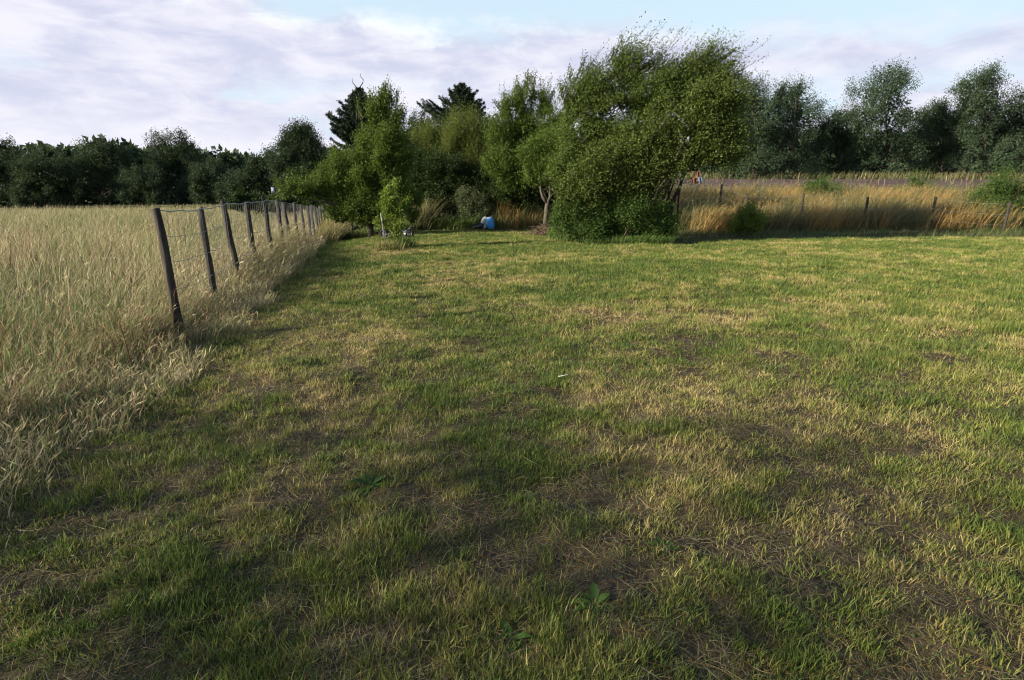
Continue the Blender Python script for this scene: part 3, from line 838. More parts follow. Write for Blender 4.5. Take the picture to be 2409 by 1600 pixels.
woody('broadleaf_tree', 'slender loose tree left of the birch with sky showing through', 'tree', 25,
      [(1252, 225, 24, 34), (1222, 245, 24, 38), (1190, 262, 24, 26), (1285, 255, 26, 34), (1230, 300, 50, 40), (1290, 310, 40, 45), (1180, 320, 36, 40), (1230, 365, 55, 45), (1165, 385, 36, 42), (1290, 385, 40, 45), (1200, 430, 55, 36)],
      1240, M_PEAR, M_BARK, 78000, 0.060, wind=(.12, 0, .12), holes=.45, up=.7, r0=.10, Lr=(.25, .6), tips=8, tipL=(.4, .9),
      spikes=[(1252, 215, 1257, 187), (1232, 222, 1235, 194), (1220, 230, 1218, 199), (1180, 255, 1163, 240), (1266, 225, 1280, 212), (1295, 235, 1302, 213), (1195, 250, 1205, 225)])
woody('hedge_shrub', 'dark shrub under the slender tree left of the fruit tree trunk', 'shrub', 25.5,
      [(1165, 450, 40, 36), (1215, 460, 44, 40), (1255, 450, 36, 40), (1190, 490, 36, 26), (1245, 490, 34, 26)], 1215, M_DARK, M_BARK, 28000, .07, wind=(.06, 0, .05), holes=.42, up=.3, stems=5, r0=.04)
def fruit_tree():
    D = 22.3
    q = lambda x, y, d=0: P(x, y, D+d)
    woody('fruit_tree', 'small fruit tree with a forked bare grey trunk', 'tree', D,
          [(1268, 395, 34, 32), (1300, 390, 32, 36), (1248, 412, 20, 16), (1318, 415, 24, 22), (1280, 355, 40, 30), (1315, 345, 30, 34), (1240, 375, 22, 24)], 1284, M_APPLE, M_APPLEBARK, 39000, 0.058,
          wind=(.08, 0, .08), holes=.36, up=.4, r0=.035, Lr=(.2, .55), zbase=-.05,
          extra_stems=[([q(1283, 545), q(1284, 515), q(1286, 490), q(1288, 474)], (.115, .10, .092, .088)),
                       ([q(1287, 478), q(1277, 464), q(1273, 450), q(1271, 436), q(1268, 405)], (.085, .07, .062, .055, .035)),
                       ([q(1289, 476), q(1294, 463), q(1294, 448), q(1294, 432), q(1300, 400)], (.075, .062, .055, .05, .03))])
fruit_tree()
woody('leafy_shrub', 'grey green shrub with pale leaf tips behind the bags', 'shrub', 24.9,
      [(1108, 478, 32, 28), (1092, 505, 26, 26), (1125, 500, 26, 28), (1108, 522, 34, 16)], 1108, M_GREYLEAF, M_BARK, 11000, .055, wind=(.05, 0, .15), holes=.30, up=.9, stems=6, r0=.025, Lr=(.2, .5),
      spikes=[(1108, 460, 1106, 447), (1120, 470, 1126, 455), (1095, 480, 1090, 462)])

# darker growth behind the front row
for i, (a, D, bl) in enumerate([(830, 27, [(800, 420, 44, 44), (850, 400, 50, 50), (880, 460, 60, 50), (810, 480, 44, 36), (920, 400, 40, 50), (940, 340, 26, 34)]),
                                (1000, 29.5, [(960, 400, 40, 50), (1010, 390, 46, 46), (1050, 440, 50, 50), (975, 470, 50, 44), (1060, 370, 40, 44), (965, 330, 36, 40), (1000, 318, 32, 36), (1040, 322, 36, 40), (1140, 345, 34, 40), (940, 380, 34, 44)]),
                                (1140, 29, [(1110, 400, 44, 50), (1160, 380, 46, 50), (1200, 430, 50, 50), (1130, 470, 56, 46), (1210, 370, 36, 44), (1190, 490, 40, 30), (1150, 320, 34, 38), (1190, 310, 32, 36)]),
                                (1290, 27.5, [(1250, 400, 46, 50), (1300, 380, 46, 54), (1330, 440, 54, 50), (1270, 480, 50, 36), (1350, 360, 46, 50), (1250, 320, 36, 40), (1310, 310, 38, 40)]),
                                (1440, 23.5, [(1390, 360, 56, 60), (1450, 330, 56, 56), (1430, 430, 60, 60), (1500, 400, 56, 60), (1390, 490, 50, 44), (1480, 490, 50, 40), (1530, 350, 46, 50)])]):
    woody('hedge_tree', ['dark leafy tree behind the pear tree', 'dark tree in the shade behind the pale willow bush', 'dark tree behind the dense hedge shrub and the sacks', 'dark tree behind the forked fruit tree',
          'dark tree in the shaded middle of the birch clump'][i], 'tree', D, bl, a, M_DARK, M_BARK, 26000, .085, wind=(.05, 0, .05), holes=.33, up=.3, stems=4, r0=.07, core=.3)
# birch clump on the right
def birch():
    D = 19.0
    q = lambda x, y, d=0: P(x, y, D+d)
    woody('birch_tree', 'tall wind swept birch with bare crossing stems, the tallest tree on the right', 'birch', D,
          [(1375, 215, 30, 34), (1345, 250, 30, 40), (1462, 165, 24, 38), (1496, 185, 24, 38), (1435, 225, 44, 44), (1556, 190, 26, 34), (1610, 190, 30, 40), (1662, 172, 32, 36), (1696, 195, 26, 32),
           (1520, 255, 60, 46), (1620, 250, 56, 42), (1690, 262, 34, 44), (1395, 300, 56, 52), (1335, 325, 38, 52), (1480, 330, 64, 52), (1325, 405, 40, 46), (1400, 390, 52, 52), (1585, 215, 24, 30), (1468, 238, 38, 34), (1415, 250, 40, 36)],
          1550, M_BIRCH, M_BIRCHBARK, 174000, 0.052, wind=(.42, .05, .12), holes=.42, up=.55, stems=7, r0=.05, Lr=(.3, .8), spread_base=.3, depth=.75, tips=16, tipL=(.6, 1.3),
          spikes=[(1448, 150, 1464, 88), (1440, 150, 1442, 118), (1480, 150, 1512, 112), (1460, 155, 1490, 120), (1360, 180, 1376, 131), (1375, 185, 1395, 147), (1345, 205, 1342, 155), (1400, 190, 1414, 162),
                  (1530, 165, 1555, 122), (1560, 165, 1590, 140), (1500, 170, 1540, 150), (1650, 150, 1707, 110), (1640, 150, 1676, 112), (1670, 155, 1728, 119), (1690, 170, 1730, 145), (1700, 185, 1762, 180),
                  (1690, 190, 1745, 172), (1620, 165, 1642, 128), (1600, 170, 1610, 148), (1325, 235, 1318, 195), (1710, 200, 1750, 195)],
          extra_stems=[([q(1545, 540), q(1552, 495), q(1566, 450), q(1578, 420), q(1600, 370)], (.055, .05, .045, .04, .03)),
                       ([q(1550, 540, .3), q(1565, 490, .3), q(1580, 470, .3), q(1596, 455, .3), q(1603, 430, .3), q(1625, 380, .3)], (.05, .045, .042, .04, .035, .025)),
                       ([q(1572, 530, .1), q(1581, 490, .1), q(1591, 455, .1), q(1604, 425, .1), q(1640, 360, .1)], (.045, .042, .04, .035, .025)),
                       ([q(1593, 530, .4), q(1594, 500, .4), q(1597, 460, .4), q(1602, 425, .4), q(1610, 380, .4)], (.035, .032, .03, .026, .02)),
                       ([q(1574, 470, .2), q(1573, 445, .2), q(1580, 425, .2), q(1590, 390, .2)], (.03, .028, .025, .02)),
                       ([q(1540, 540, -.2), q(1542, 480, -.2), q(1556, 430, -.2), q(1560, 380, -.2)], (.05, .045, .04, .03))])
birch()
woody('broadleaf_tree', 'sunlit broad leaved tree hanging in front of the birch', 'tree', 17.6,
      [(1650, 250, 38, 30), (1695, 255, 30, 34), (1580, 295, 30, 36), (1650, 310, 50, 36), (1525, 318, 30, 24), (1480, 360, 36, 26), (1575, 355, 26, 34), (1690, 330, 32, 42), (1430, 400, 50, 44), (1510, 410, 50, 46), (1660, 372, 46, 22), (1575, 395, 22, 22),
       (1380, 440, 50, 44), (1460, 460, 52, 44), (1710, 362, 20, 20), (1340, 470, 36, 36)],
      1490, M_HAZEL, M_BIRCHBARK, 99200, 0.066, wind=(.28, 0, .08), tips=14, tipL=(.35, .8), holes=.44, hs=1.1, up=.35, stems=5, r0=.034, Lr=(.3, .7), spread_base=.3)
woody('bramble_bush', 'low dense green bush at the foot of the birch on the lawn edge', 'shrub', 17.7,
      [(1350, 505, 42, 30), (1410, 510, 50, 40), (1470, 505, 56, 44), (1530, 520, 46, 36), (1390, 545, 44, 20), (1450, 548, 54, 22), (1520, 550, 46, 22), (1320, 530, 26, 22), (1565, 535, 24, 24)],
      1450, M_BUSH, M_BIRCHBARK, 84000, 0.051, tips=14, tipL=(.3, .7), wind=(.12, 0, .05), holes=.34, up=.25, stems=8, r0=.03, spread_base=.5, Lr=(.2, .5))
woody('weed_clump', 'bright green leafy weeds at the right foot of the meadow bank', 'shrub', 20.6,
      [(1745, 532, 22, 18), (1762, 520, 16, 22), (1775, 536, 24, 16), (1730, 544, 14, 10)], 1755, M_SAP, M_BARK, 7000, .06, wind=(.12, 0, .2), holes=.33, up=.8, stems=6, r0=.015, Lr=(.2, .5),
      spikes=[(1745, 520, 1740, 488), (1765, 505, 1768, 480)])
# far right trees
GR = 'trees beyond the ploughed field'
for a in [('blue grey far tree showing right of the birch top', 1765, 255, 50, 66, 56), ('far dark tree half hidden behind the birch, above the ploughed field', 1705, 315, 40, 56, 60), ('far tree just past the blue grey one, with a rounded top', 1858, 255, 66, 66, 58),
          ('lower far tree between two tall ones in the right tree line', 1960, 310, 62, 52, 64), ('broad far tree of the right tree line', 2080, 250, 90, 76, 60), ('lower far tree right of the broad one', 2200, 300, 66, 56, 66), ('far tree with a high top near the right end', 2300, 240, 72, 80, 60), ('far tree at the very right end', 2420, 275, 90, 70, 58)]:
    far_tree(*a, 434, M_FARR, GR)
for i, (px, D) in enumerate([(1925, 30.5), (2150, 32), (2345, 24)]):
    woody('leafy_shrub', ['small green shrub on the bank behind the right post', 'round green shrub in the right meadow', 'green shrub at the right end of the meadow'][i], 'shrub', D,
          [(px, 470, 50, 40), (px-40, 495, 40, 30), (px+42, 492, 44, 34), (px+5, 440, 34, 28)], px, M_BUSH, M_BARK, 13000, .065, wind=(.15, 0, .08), holes=.36, up=.4, stems=5, r0=.04)
# unseen tree added left of and behind the camera to shade the near lawn
def shade_tree():
    org = np.array((-9.9, -2.3, -.05))
    root = thing('added_shade_tree', org, 'added unseen tree left of the viewer that dapples the near lawn with shade', 'tree')
    A = Acc(); B = Acc()
    B.tube(curve(org, org+np.array((0, 0, 3.2)), .03, 8), np.linspace(.14, .05, 8), 8)
    for (dx, dy, dz, rr, rz) in [(0, 0, 3.3, 1.4, .9), (-.4, 1.2, 3.0, 1.2, .8), (.5, -1.2, 3.1, 1.3, .8), (.1, -.3, 2.5, 1.2, .6), (.2, 2.0, 3.1, 1.0, .8), (.3, .6, 4.1, 1.1, .6)]:
        ctr = org+np.array((dx, dy, dz))
        B.tube(curve(org+np.array((0, 0, 1.6)), ctr, .08, 6), np.linspace(.06, .015, 6), 5)
        pt = rdir(230)*(rng.random((230, 1))**.5)*np.array((rr, rr, rz))+ctr
        pt = pt[fbm(pt[:, 0]*1.1, pt[:, 1]*1.1, pt[:, 2]*1.1, s=5) > .46]
        shoots(A, None, pt, nrm(pt-ctr+rng.normal(size=pt.shape)*.4), rng.uniform(.3, .6, len(pt)), 7, .075, (.1, 0, .05))
    B.build('trunk', M_BARK, root, smooth=True, origin=org); A.build('crown', M_PEAR, root, origin=org)
shade_tree()

# ------------------------------------------------------------------ sapling and the low plants on the lawn
def sapling():
    g = G(936, 583); D = g[1]; org = np.array((g[0], D, float(H(*g))))
    root = thing('sapling', org, 'young fruit sapling with upright leafy shoots on the lawn', 'sapling')
    A = Acc(); B = Acc()
    q = lambda x, y, d=0: P(x, y, D+d)
    stems = [[q(918, 592), q(918, 560), q(922, 520), q(930, 470), q(932, 424)], [q(918, 560), q(912, 520), q(908, 490), q(904, 455)], [q(919, 550), q(928, 520), q(942, 495), q(952, 480)],
             [q(918, 555), q(908, 535), q(898, 525), q(886, 523)], [q(920, 540), q(924, 500), q(921, 470)], [q(918, 560), q(930, 553), q(938, 556)], [q(920, 550), q(936, 520), q(950, 492), q(962, 470)], [q(919, 556), q(934, 535), q(950, 522)], [q(920, 545), q(914, 505), q(913, 470), q(916, 445)]]
    for k, s in enumerate(stems):
        s = np.array(s); s[:, 1] += rng.normal(size=len(s))*.1
        B.tube(s, np.linspace(.022 if k == 0 else .012, .004, len(s)), 5)
        for t in np.linspace(.34 if k else .36, 1, 28 if k < 2 else 20):
            j = t*(len(s)-1); j0 = min(int(j), len(s)-2); p = s[j0]*(1-(j-j0))+s[j0+1]*(j-j0)
            n = 5
            dv = nrm(rng.normal(size=(n, 3))+np.array((0, 0, .7)))
            shoots(A, None, np.tile(p, (n, 1))+rng.normal(size=(n, 3))*.03, dv, rng.uniform(.06, .20, n), 5, .062, (.05, 0, .1), gather=.02)
    B.build('trunk', M_APPLEBARK, root, smooth=True, origin=org); A.build('crown', M_SAP, root, origin=org)
    st = Acc()
    st.tube([q(906, 573, -.15), q(902, 545, -.15), q(899, 525, -.15), q(895, 500, -.15)], (.013, .013, .012, .011), 6)
    tag(st.build('stake', M_WIRE), 'thin grey stake leaning beside the sapling', 'stake')
sapling()
woody('young_tree', 'bushy young tree behind the sapling against the dark hedge', 'sapling', 22.8,
      [(972, 465, 16, 20), (960, 490, 16, 26), (984, 478, 10, 16), (968, 515, 18, 18)], 970, M_SAP, M_APPLEBARK, 3600, .062, wind=(.06, 0, .2), holes=.30, up=1.0, stems=3, r0=.02, Lr=(.15, .4),
      spikes=[(970, 460, 968, 447), (980, 470, 987, 452)])
def clump(name, label, px, py, n, hmin, hmax, s, pal, wind=.2):
    A = Acc(); g = G(px, py)
    q = rng.normal(size=(n, 2))*s
    tall(A, g[0]+q[:, 0], g[1]+q[:, 1], hmin, hmax, pal, wind=wind, w0=.007, heads=.2)
    o = A.build(name, M_TALL, origin=(g[0], g[1], float(H(*g))))
    tag(o, label, 'grass clump')
clump('grass_clump', 'dark green uncut grass clump right of the sapling', 948, 584, 700, .14, .42, .15, GRN)
clump('grass_clump', 'dry yellowish uncut grass round the foot of the sapling', 915, 590, 420, .10, .34, .18, [(.14, .15, .04), (.22, .19, .07), (.30, .22, .09)])
def rosette(label, px, py, s, n=9):
    g = G(px, py); org = np.array((g[0], g[1], float(H(*g))+.004))
    A = Acc()
    a = np.arange(n)*2*math.pi/n*1.0+rng.normal(size=n)*.2
    el = rng.uniform(.15, .8, n)
    d = np.stack((np.cos(a)*np.cos(el), np.sin(a)*np.cos(el), np.sin(el)), -1)
    for k in range(n):
        L = s*rng.uniform(.7, 1.15); t = np.linspace(0, 1, 7)
        w = np.array((.05, .10, .32, .42, .38, .22, .02))*L*.75
        mid = org+d[k]*(L*t)[:, None]+np.array((0, 0, -.35))*(L*t*t)[:, None]
        sd = nrm(np.cross(d[k], (0, 0, 1.))); nn = np.cross(sd, d[k])
        v = np.concatenate((mid-sd*w[:, None]*.5+nn*w[:, None]*.18, mid, mid+sd*w[:, None]*.5+nn*w[:, None]*.18))
        i = np.arange(6)
        A.add(v, np.concatenate((np.stack((i, i+7, i+8, i+1), -1), np.stack((i+7, i+14, i+15, i+8), -1))))
    tag(A.build('broadleaf_weed', M_WEED, smooth=True, origin=org), label, 'weed')
rosette('dark broad leaved weed in the shaded left foreground of the lawn', 872, 1150, .13, 11)
rosette('broad leaved weed low in the middle foreground', 1205, 1500, .10, 9)
rosette('small broad leaved weed among tufts in the right foreground', 1555, 1310, .075, 8)
rosette('flat broad leaved weed near the bottom right of the lawn', 1400, 1440, .11, 8)

# ------------------------------------------------------------------ fences
def fence_left():
    fl = lambda y: -5.4-.245*(y-13)
    org = np.array((fl(13), 13, float(H(fl(13), 13))))
    root = thing('wire_fence', org, 'wire fence on dark wooden posts along the left of the lawn', 'fence')
    ys = [24.6, 23.4, 22.3, 21.2, 20.0, 18.6, 17.1, 15.6, 14.3, 13.0, 11.45, 10.0, 8.6, 7.2, 5.8]
    tops = []
    for y in ys:
        x = fl(y); z0 = float(H(x, y)); hgt = 1.40+rng.normal()*.03
        B = Acc(); ln = np.array((-.05+rng.normal()*.02, rng.normal()*.02, 0))
        zz = np.linspace(-.2, hgt, 7)
        pts = np.array([(x, y, z0)+ln*t+np.array((rng.normal()*.006, rng.normal()*.006, t)) for t in zz])
        rr = (.052 if abs(y-13) < .1 else .043)*rng.uniform(.9, 1.1)
        B.tube(pts, rr*np.array((1.05, 1.02, 1., .98, .97, .95, .9))*(1+rng.normal(size=7)*.04), 9)
        tv_ = B.v[-1]; tv_[6*9:7*9, 2] += (tv_[6*9:7*9, 0]-x)*rng.normal()*.5+rng.normal(size=9)*.008
        B.build('post', M_POST, root, smooth=False, origin=org)
        tops.append(pts[-1]-np.array((0, 0, .02)))
    tops = np.array(tops)
    for f, r in ((0, .0065), (.28, .003), (.55, .004), (.85, .004)):
        B = Acc()
        for i in range(len(tops)-1):
            a, b = tops[i]-np.array((-.05, 0, f)), tops[i+1]-np.array((-.05, 0, f))
            t = np.linspace(0, 1, 6)[:, None]
            B.tube(a*(1-t)+b*t-np.array((0, 0, .025))*(4*t*(1-t))+rng.normal(size=(6, 3))*.006, r, 4, cap=False)
        B.build('wire', M_WIRE, root, origin=org)
    B = Acc()                                     # wire mesh
    for i in range(len(tops)-1):
        for t in np.arange(0, 1, .10):
            a = tops[i]*(1-t)+tops[i+1]*t-np.array((-.05, 0, .03))
            B.tube([a, a-np.array((0, 0, 1.2))], .0028, 3, cap=False)
    B.build('wire_mesh', M_WIRE, root, origin=org)
fence_left()
def fence_right():
    root = None
    tops = []
    pts = [P(1560, 500, 25.5)[0], P(1690, 500, 24.4)[0], P(1752, 500, 24.0)[0], 12.2, 14.6, 17.0, 19.6]
    ds = [25.6, 24.4, 24.0, 23.6, 23.1, 22.6, 22.1]
    x0 = pts[1]; org = np.array((x0, 24.4, float(H(x0, 24.4))))
    root = thing('wire_fence', org, 'old wire fence on thin dark posts in the golden grass at right', 'fence')
    for i, (x, y) in enumerate(zip(pts, ds)):
        z0 = float(H(x, y)); top = P(1690, 434, 24.4)[2]-org[2] if i == 1 else rng.uniform(1.1, 1.4)
        B = Acc(); zz = np.linspace(-.3, top, 6)
        B.tube(np.array([(x+.02*t+rng.normal()*.005, y, z0+t) for t in zz]), np.linspace(.055, .048, 6), 8)
        B.build('post', M_POST, root, origin=org)
        tops.append((x+.02*top, y, z0+top-.08))
    tops = np.array(tops)
    for f in (0, .4, .8):
        B = Acc()
        for i in range(len(tops)-1):
            t = np.linspace(0, 1, 6)[:, None]
            a = tops[i]-np.array((0, .055, f)); b = tops[i+1]-np.array((0, .055, f))
            B.tube(a*(1-t)+b*t-np.array((0, 0, .04))*(4*t*(1-t)), .004, 4, cap=False)
        B.build('wire', M_WIRE, root, origin=org)
fence_right()

# ------------------------------------------------------------------ things lying about
def sack(name, label, c0, w, dpt, h, rz, lean, mats, split=None, cat='sack'):
    """filled plastic sack: bulging body pinched at both seams"""
    nu, nv = 28, 16
    A = Acc()
    u = np.arange(nu)*2*math.pi/nu; v = np.linspace(-1, 1, nv)
    bul = np.sqrt(np.clip(1-np.abs(v)**2.6, 0, 1))
    prof_w = .50+.50*bul; prof_d = .10+.90*bul
    cu, su = np.cos(u), np.sin(u)
    ex = np.sign(cu)*np.abs(cu)**.75; ey = np.sign(su)*np.abs(su)**.85
    x = w/2*prof_w[:, None]*ex[None]; y = dpt/2*prof_d[:, None]*ey[None]; z = (h/2*v)[:, None]*np.ones((1, nu))
    p = np.stack((x, y, z), -1)
    nz = fbm(p[..., 0]*9+3, p[..., 1]*9, p[..., 2]*9, s=int(h*1000) % 50)-.5
    p = p*(1+.16*nz[..., None])
    cr, sr = math.cos(lean), math.sin(lean)
    R1 = np.array(((cr, 0, sr), (0, 1, 0), (-sr, 0, cr)))
    c2, s2 = math.cos(rz), math.sin(rz)
    R2 = np.array(((c2, -s2, 0), (s2, c2, 0), (0, 0, 1)))
    p = p.reshape(-1, 3)@R1.T@R2.T
    p[:, 2] += -p[:, 2].min()
    p = p+np.asarray(c0)
    i = np.arange(nv-1)[:, None]*nu; j = np.arange(nu)[None]; j2 = (j+1) % nu
    q = np.stack((i+j, i+j2, i+nu+j2, i+nu+j), -1).reshape(-1, 4)
    if split is None:
        A.add(p, q)
    else:
        f = split(np.tile(np.cos((np.arange(nu)+.5)*2*math.pi/nu), nv-1), np.tile(np.sin((np.arange(nu)+.5)*2*math.pi/nu), nv-1), np.repeat((v[:-1]+v[1:])/2, nu))
        A.add(p, q)
        A.mi[4][-1] = f.astype(int)
    ct = np.stack((p[:nu].mean(0), p[-nu:].mean(0)))
    A.add(np.concatenate((p[:nu], ct[:1])), None, [(nu, (k+1) % nu, k) for k in range(nu)])
    A.add(np.concatenate((p[-nu:], ct[1:])), None, [(nu, k, (k+1) % nu) for k in range(nu)])
    o = A.build(name, mats, smooth=True, origin=c0)
    return tag(o, label, cat)
g = G(1154, 537)
def gz(x, y, e=0.): return (x, y, float(H(x, y))+e)
sack('plastic_sack', 'blue and white plastic sack standing at the lawn edge', gz(g[0]+.04, 24.3, .0), .35, .25, .54, math.radians(-28), math.radians(-11), [M_WHITEP, M_BLUEP],
     split=lambda cx, cy, v: (cx > -.68+.15*np.sin(v*5)) & (v < .88) & (v > -.92))
sack('plastic_sack', 'pale grey sack slumped against the blue one', gz(g[0]-.22, 24.42, .0), .34, .24, .52, math.radians(-10), math.radians(24), [M_GREYP, M_WHITEP], split=lambda cx, cy, v: v < -.35)
sack('rubbish_bag', 'black rubbish bag lying left of the pale sack', gz(g[0]-.50, 24.3, .0), .50, .36, .22, math.radians(8), math.radians(-14), [M_BLACKP], cat='bag')
def shadow_strip():  # thin dark boxes modelled in place of the sacks' shadow on the grass
    A = Acc(); a = G(1150, 541)
    A.box((a[0]+.28, 24.02, float(H(a[0]+.28, 24.02))+.035), (.95, .12, .05), rot=((math.cos(.05), -math.sin(.05), 0), (math.sin(.05), math.cos(.05), 0), (0, 0, 1)))
    A.box((a[0]+.28, 24.10, float(H(a[0]+.28, 24.10))+.03), (.80, .03, .055))
    tag(A.build('shadow_strip', M_POST, origin=(a[0]+.28, 24.02, 0)), 'dark strip in place of the shadow of the sacks on the grass', 'shadow_strip')
shadow_strip()
def cart():
    D = 19.9
    q = lambda x, y, d=0: P(x, y, D+d)
    w0 = q(903, 553); z0 = float(H(w0[0], D)); org = np.array((w0[0], D, z0))
    root = thing('garden_cart', org, 'tipped dark garden cart with one wheel, a long bar and black box', 'cart')
    R, r = .125, .038
    ctr = org+np.array((0, 0, R+r-.01))
    ax = nrm(np.array((.35, .94, .05)))
    u = nrm(np.cross(ax, (0, 0, 1.))); w = np.cross(u, ax)
    T = Acc(); n, m = 32, 10
    a = np.arange(n)*2*math.pi/n; b = np.arange(m)*2*math.pi/m
    rad = u*np.cos(a)[:, None]+w*np.sin(a)[:, None]
    v = ctr+rad[:, None]*(R+r*np.cos(b)[None, :, None])+ax*(r*1.05*np.sin(b))[None, :, None]
    i = np.arange(n)[:, None]; j = np.arange(m)[None]
    T.add(v.reshape(-1, 3), np.stack((i*m+j, ((i+1) % n)*m+j, ((i+1) % n)*m+(j+1) % m, i*m+(j+1) % m), -1).reshape(-1, 4))
    wheel = T.build('wheel', M_RUBBER, root, smooth=True, origin=org)
    Rm = Acc()
    Rm.tube([ctr-ax*.06, ctr+ax*.06], .03, 10)
    for k in range(5):
        t = k*2*math.pi/5; dv = u*math.cos(t)+w*math.sin(t)
        Rm.tube([ctr+dv*.02, ctr+dv*(R-.03)], .009, 6)
    Rm.tube(np.array([ctr+(u*math.cos(t)+w*math.sin(t))*(R-.035) for t in np.linspace(0, 2*math.pi, 25)]), .012, 6)
    Rm.build('rim', M_STEEL, wheel, smooth=True, origin=org)
    F = Acc()
    F.tube([ctr+ax*.07, q(915, 551, .05), q(924, 549, .05)], .016, 7); F.tube([ctr-ax*.07, q(915, 552, -.08), q(924, 550, -.05)], .016, 7)
    F.build('fork', M_STEEL, root, smooth=True, origin=org)
    F = Acc(); F.tube([q(922, 549.5), q(940, 547), q(958, 543.5)], (.055, .055, .052), 12)
    F.build('bar', M_STEEL, root, smooth=True, origin=org)
    F = Acc(); F.tube([q(948, 546, -.05), q(955, 543, -.05), q(961, 540, -.05)], .018, 7); F.tube([q(961, 540, -.05), q(966, 534, 0), q(970, 531, .05)], .014, 7)
    F.build('handle', M_STEEL, root, smooth=True, origin=org)
    F = Acc(); F.tube([q(941, 548), q(944, 555), q(946, 558.5)], .014, 6); F.build('leg', M_STEEL, root, smooth=True, origin=org)
    F = Acc(); F.tube([q(924, 549, -.05), q(927, 553, -.1), q(930, 558, -.12)], .012, 6); F.build('leg', M_STEEL, root, smooth=True, origin=org)
    # box lying open side towards the right
    bc = q(961, 551); bc[2] = float(H(bc[0], D))+.125
    X = Acc(); th = .10
    rot = np.array(((math.cos(th), 0, math.sin(th)), (0, 1, 0), (-math.sin(th), 0, math.cos(th))))
    def bx(c, s): X.box(bc+rot@np.array(c), s, rot)
    wdt, dp, ht = .33, .38, .235
    bx((-wdt/2+.012, 0, 0), (.024, dp, ht)); bx((0.012, -dp/2+.012, 0), (wdt-.024, .024, ht)); bx((.012, dp/2-.012, 0), (wdt-.024, .024, ht))
    bx((.012, 0, -ht/2+.012), (wdt-.024, dp-.048, .024)); bx((.012, 0, ht/2-.012), (wdt-.024, dp-.048, .024))
    for t in (-.06, .02, .09): bx((t, -dp/2-.008, 0), (.02, .016, ht*.9))
    bx((wdt/2-.02, -dp/2-.010, 0), (.035, .02, ht+.02)); bx((0, -dp/2-.009, ht/2-.03), (wdt*.9, .018, .025))
    X.build('box', M_BLACKP, root, origin=org)
cart()
def prunings():
    g = G(1275, 550); D = 21.2; x0 = P(1276, 540, D)[0]
    org = np.array((x0, D, float(H(x0, D))))
    A = Acc()
    for k in range(330):
        q = rng.normal(size=3)*np.array((.42, .30, .0)); hmax = .42*math.exp(-(q[0]/.45)**2-(q[1]/.4)**2)
        p = org+q+np.array((.12, 0, rng.random()*hmax+.02))
        a = rng.uniform(0, 6.28); L = rng.uniform(.15, .5)
        d = nrm(np.array((math.cos(a), math.sin(a), rng.normal()*.45)))
        e = p+d*L; e[2] = max(e[2], org[2]+.01)
        A.tube(curve(p, e, .12, 4), np.linspace(.009, .003, 4), 4, cap=False)
    n = 1800
    q = rng.normal(size=(n, 3))*np.array((.40, .28, 0)); hm = .42*np.exp(-(q[:, 0]/.45)**2-(q[:, 1]/.4)**2)
    p = org+q+np.stack((np.full(n, .12), np.zeros(n), rng.random(n)*hm+.02), -1)
    A.leaves(p, rdir(n), rdir(n), .04, .022)
    tag(A.build('brushwood_pile', M_TWIG, origin=org), 'brown heap of pruned twigs at the foot of the fruit tree', 'twig pile')
prunings()
def feather():
    g = G(1330, 903); z = float(H(*g))+.055
    A = Acc()
    t = np.linspace(0, 1, 9); d = nrm(np.array((.85, -.5, .12)))
    mid = np.array((g[0]-.06, g[1]+.03, z))+d*(.085*t)[:, None]+np.array((0, 0, .02))*(t*t)[:, None]
    sd = nrm(np.cross(d, (0, 0, 1.)))
    w = np.array((.001, .002, .005, .008, .009, .008, .007, .005, .001))
    i = np.arange(8)
    A.add(np.concatenate((mid-sd*w[:, None]+np.array((0, 0, .004)), mid, mid+sd*w[:, None]+np.array((0, 0, .004)))),
          np.concatenate((np.stack((i, i+9, i+10, i+1), -1), np.stack((i+9, i+18, i+19, i+10), -1))))
    A.tube(mid, np.linspace(.0016, .0008, 9), 5)
    tag(A.build('feather', M_FEATHER, smooth=True, origin=(g[0], g[1], z)), 'white feather lying on the green middle of the lawn', 'feather')
feather()
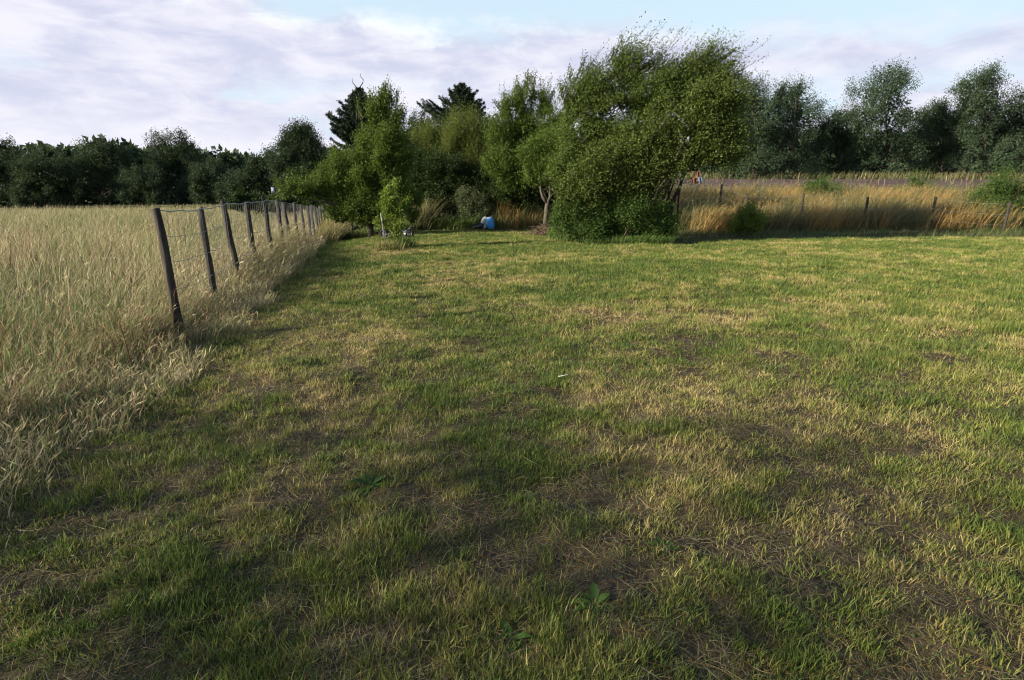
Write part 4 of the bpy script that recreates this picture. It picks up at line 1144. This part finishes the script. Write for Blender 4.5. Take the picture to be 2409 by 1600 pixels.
def heap():
    D = 33.0
    q = lambda x, y, d=0: P(x, y, D+d)
    org = q(1640, 428); org[2] = float(H(org[0], D))
    root = thing('tarpaulin_heap', org, 'small orange, red and pale blue sheet bundle beyond the grass at right', 'tarpaulin')
    def sheet(name, corners, m, ridge):
        a, b, c_, d = (np.asarray(t) for t in corners); n = 10
        s, t = np.meshgrid(np.linspace(0, 1, n), np.linspace(0, 1, n))
        p = (a*((1-s)*(1-t))[..., None]+b*(s*(1-t))[..., None]+c_*(s*t)[..., None]+d*((1-s)*t)[..., None])
        p[..., 1] += ridge*np.sin(s*math.pi*3+t*2)+.06*(fbm(s*4, t*4, s=2)-.5)
        pf = p.reshape(-1, 3); pb = pf+np.array((0, .015, 0))
        A = Acc(); i = np.arange(n-1)[:, None]*n; j = np.arange(n-1)[None]
        A.add(pf, np.stack((i+j, i+j+1, i+n+j+1, i+n+j), -1).reshape(-1, 4)); A.add(pb, np.stack((i+j, i+n+j, i+n+j+1, i+j+1), -1).reshape(-1, 4))
        A.build(name, m, root, smooth=True, origin=org)
    sheet('orange_fold', [q(1626, 432), q(1640, 432), q(1640, 418), q(1630, 419)], M_ORANGE, .06)
    sheet('red_fold', [q(1639, 432, .1), q(1647, 432, .1), q(1644, 401, .1), q(1640, 403, .1)], M_REDP, .04)
    sheet('blue_fold', [q(1642, 432, -.1), q(1651, 432, -.1), q(1651, 418, -.1), q(1642, 417, -.1)], M_PALEBLUE, .05)
    A = Acc(); A.tube([q(1616, 432, -.3), q(1606, 419, -.3), q(1596, 406, -.3)], .035, 7)
    tag(A.build('pole', M_PALEBLUE, origin=q(1616, 432, -.3)), 'pale blue pole leaning behind the birch stems', 'pole')
heap()
def panel():
    D = 44.; a = P(644, 447, D); z = float(H(a[0], D)); A = Acc()
    A.box((a[0]-.05, D, (P(644, 441, D)[2]+z)/2), (.26, .05, P(644, 441, D)[2]-z))
    for s in (-.15, .05): A.box((a[0]+s, D+.06, z+.55), (.05, .05, 1.5))
    tag(A.build('board', M_LILAC, origin=(a[0], D, z)), 'pale lilac upright board far behind the left fence', 'board')
panel()
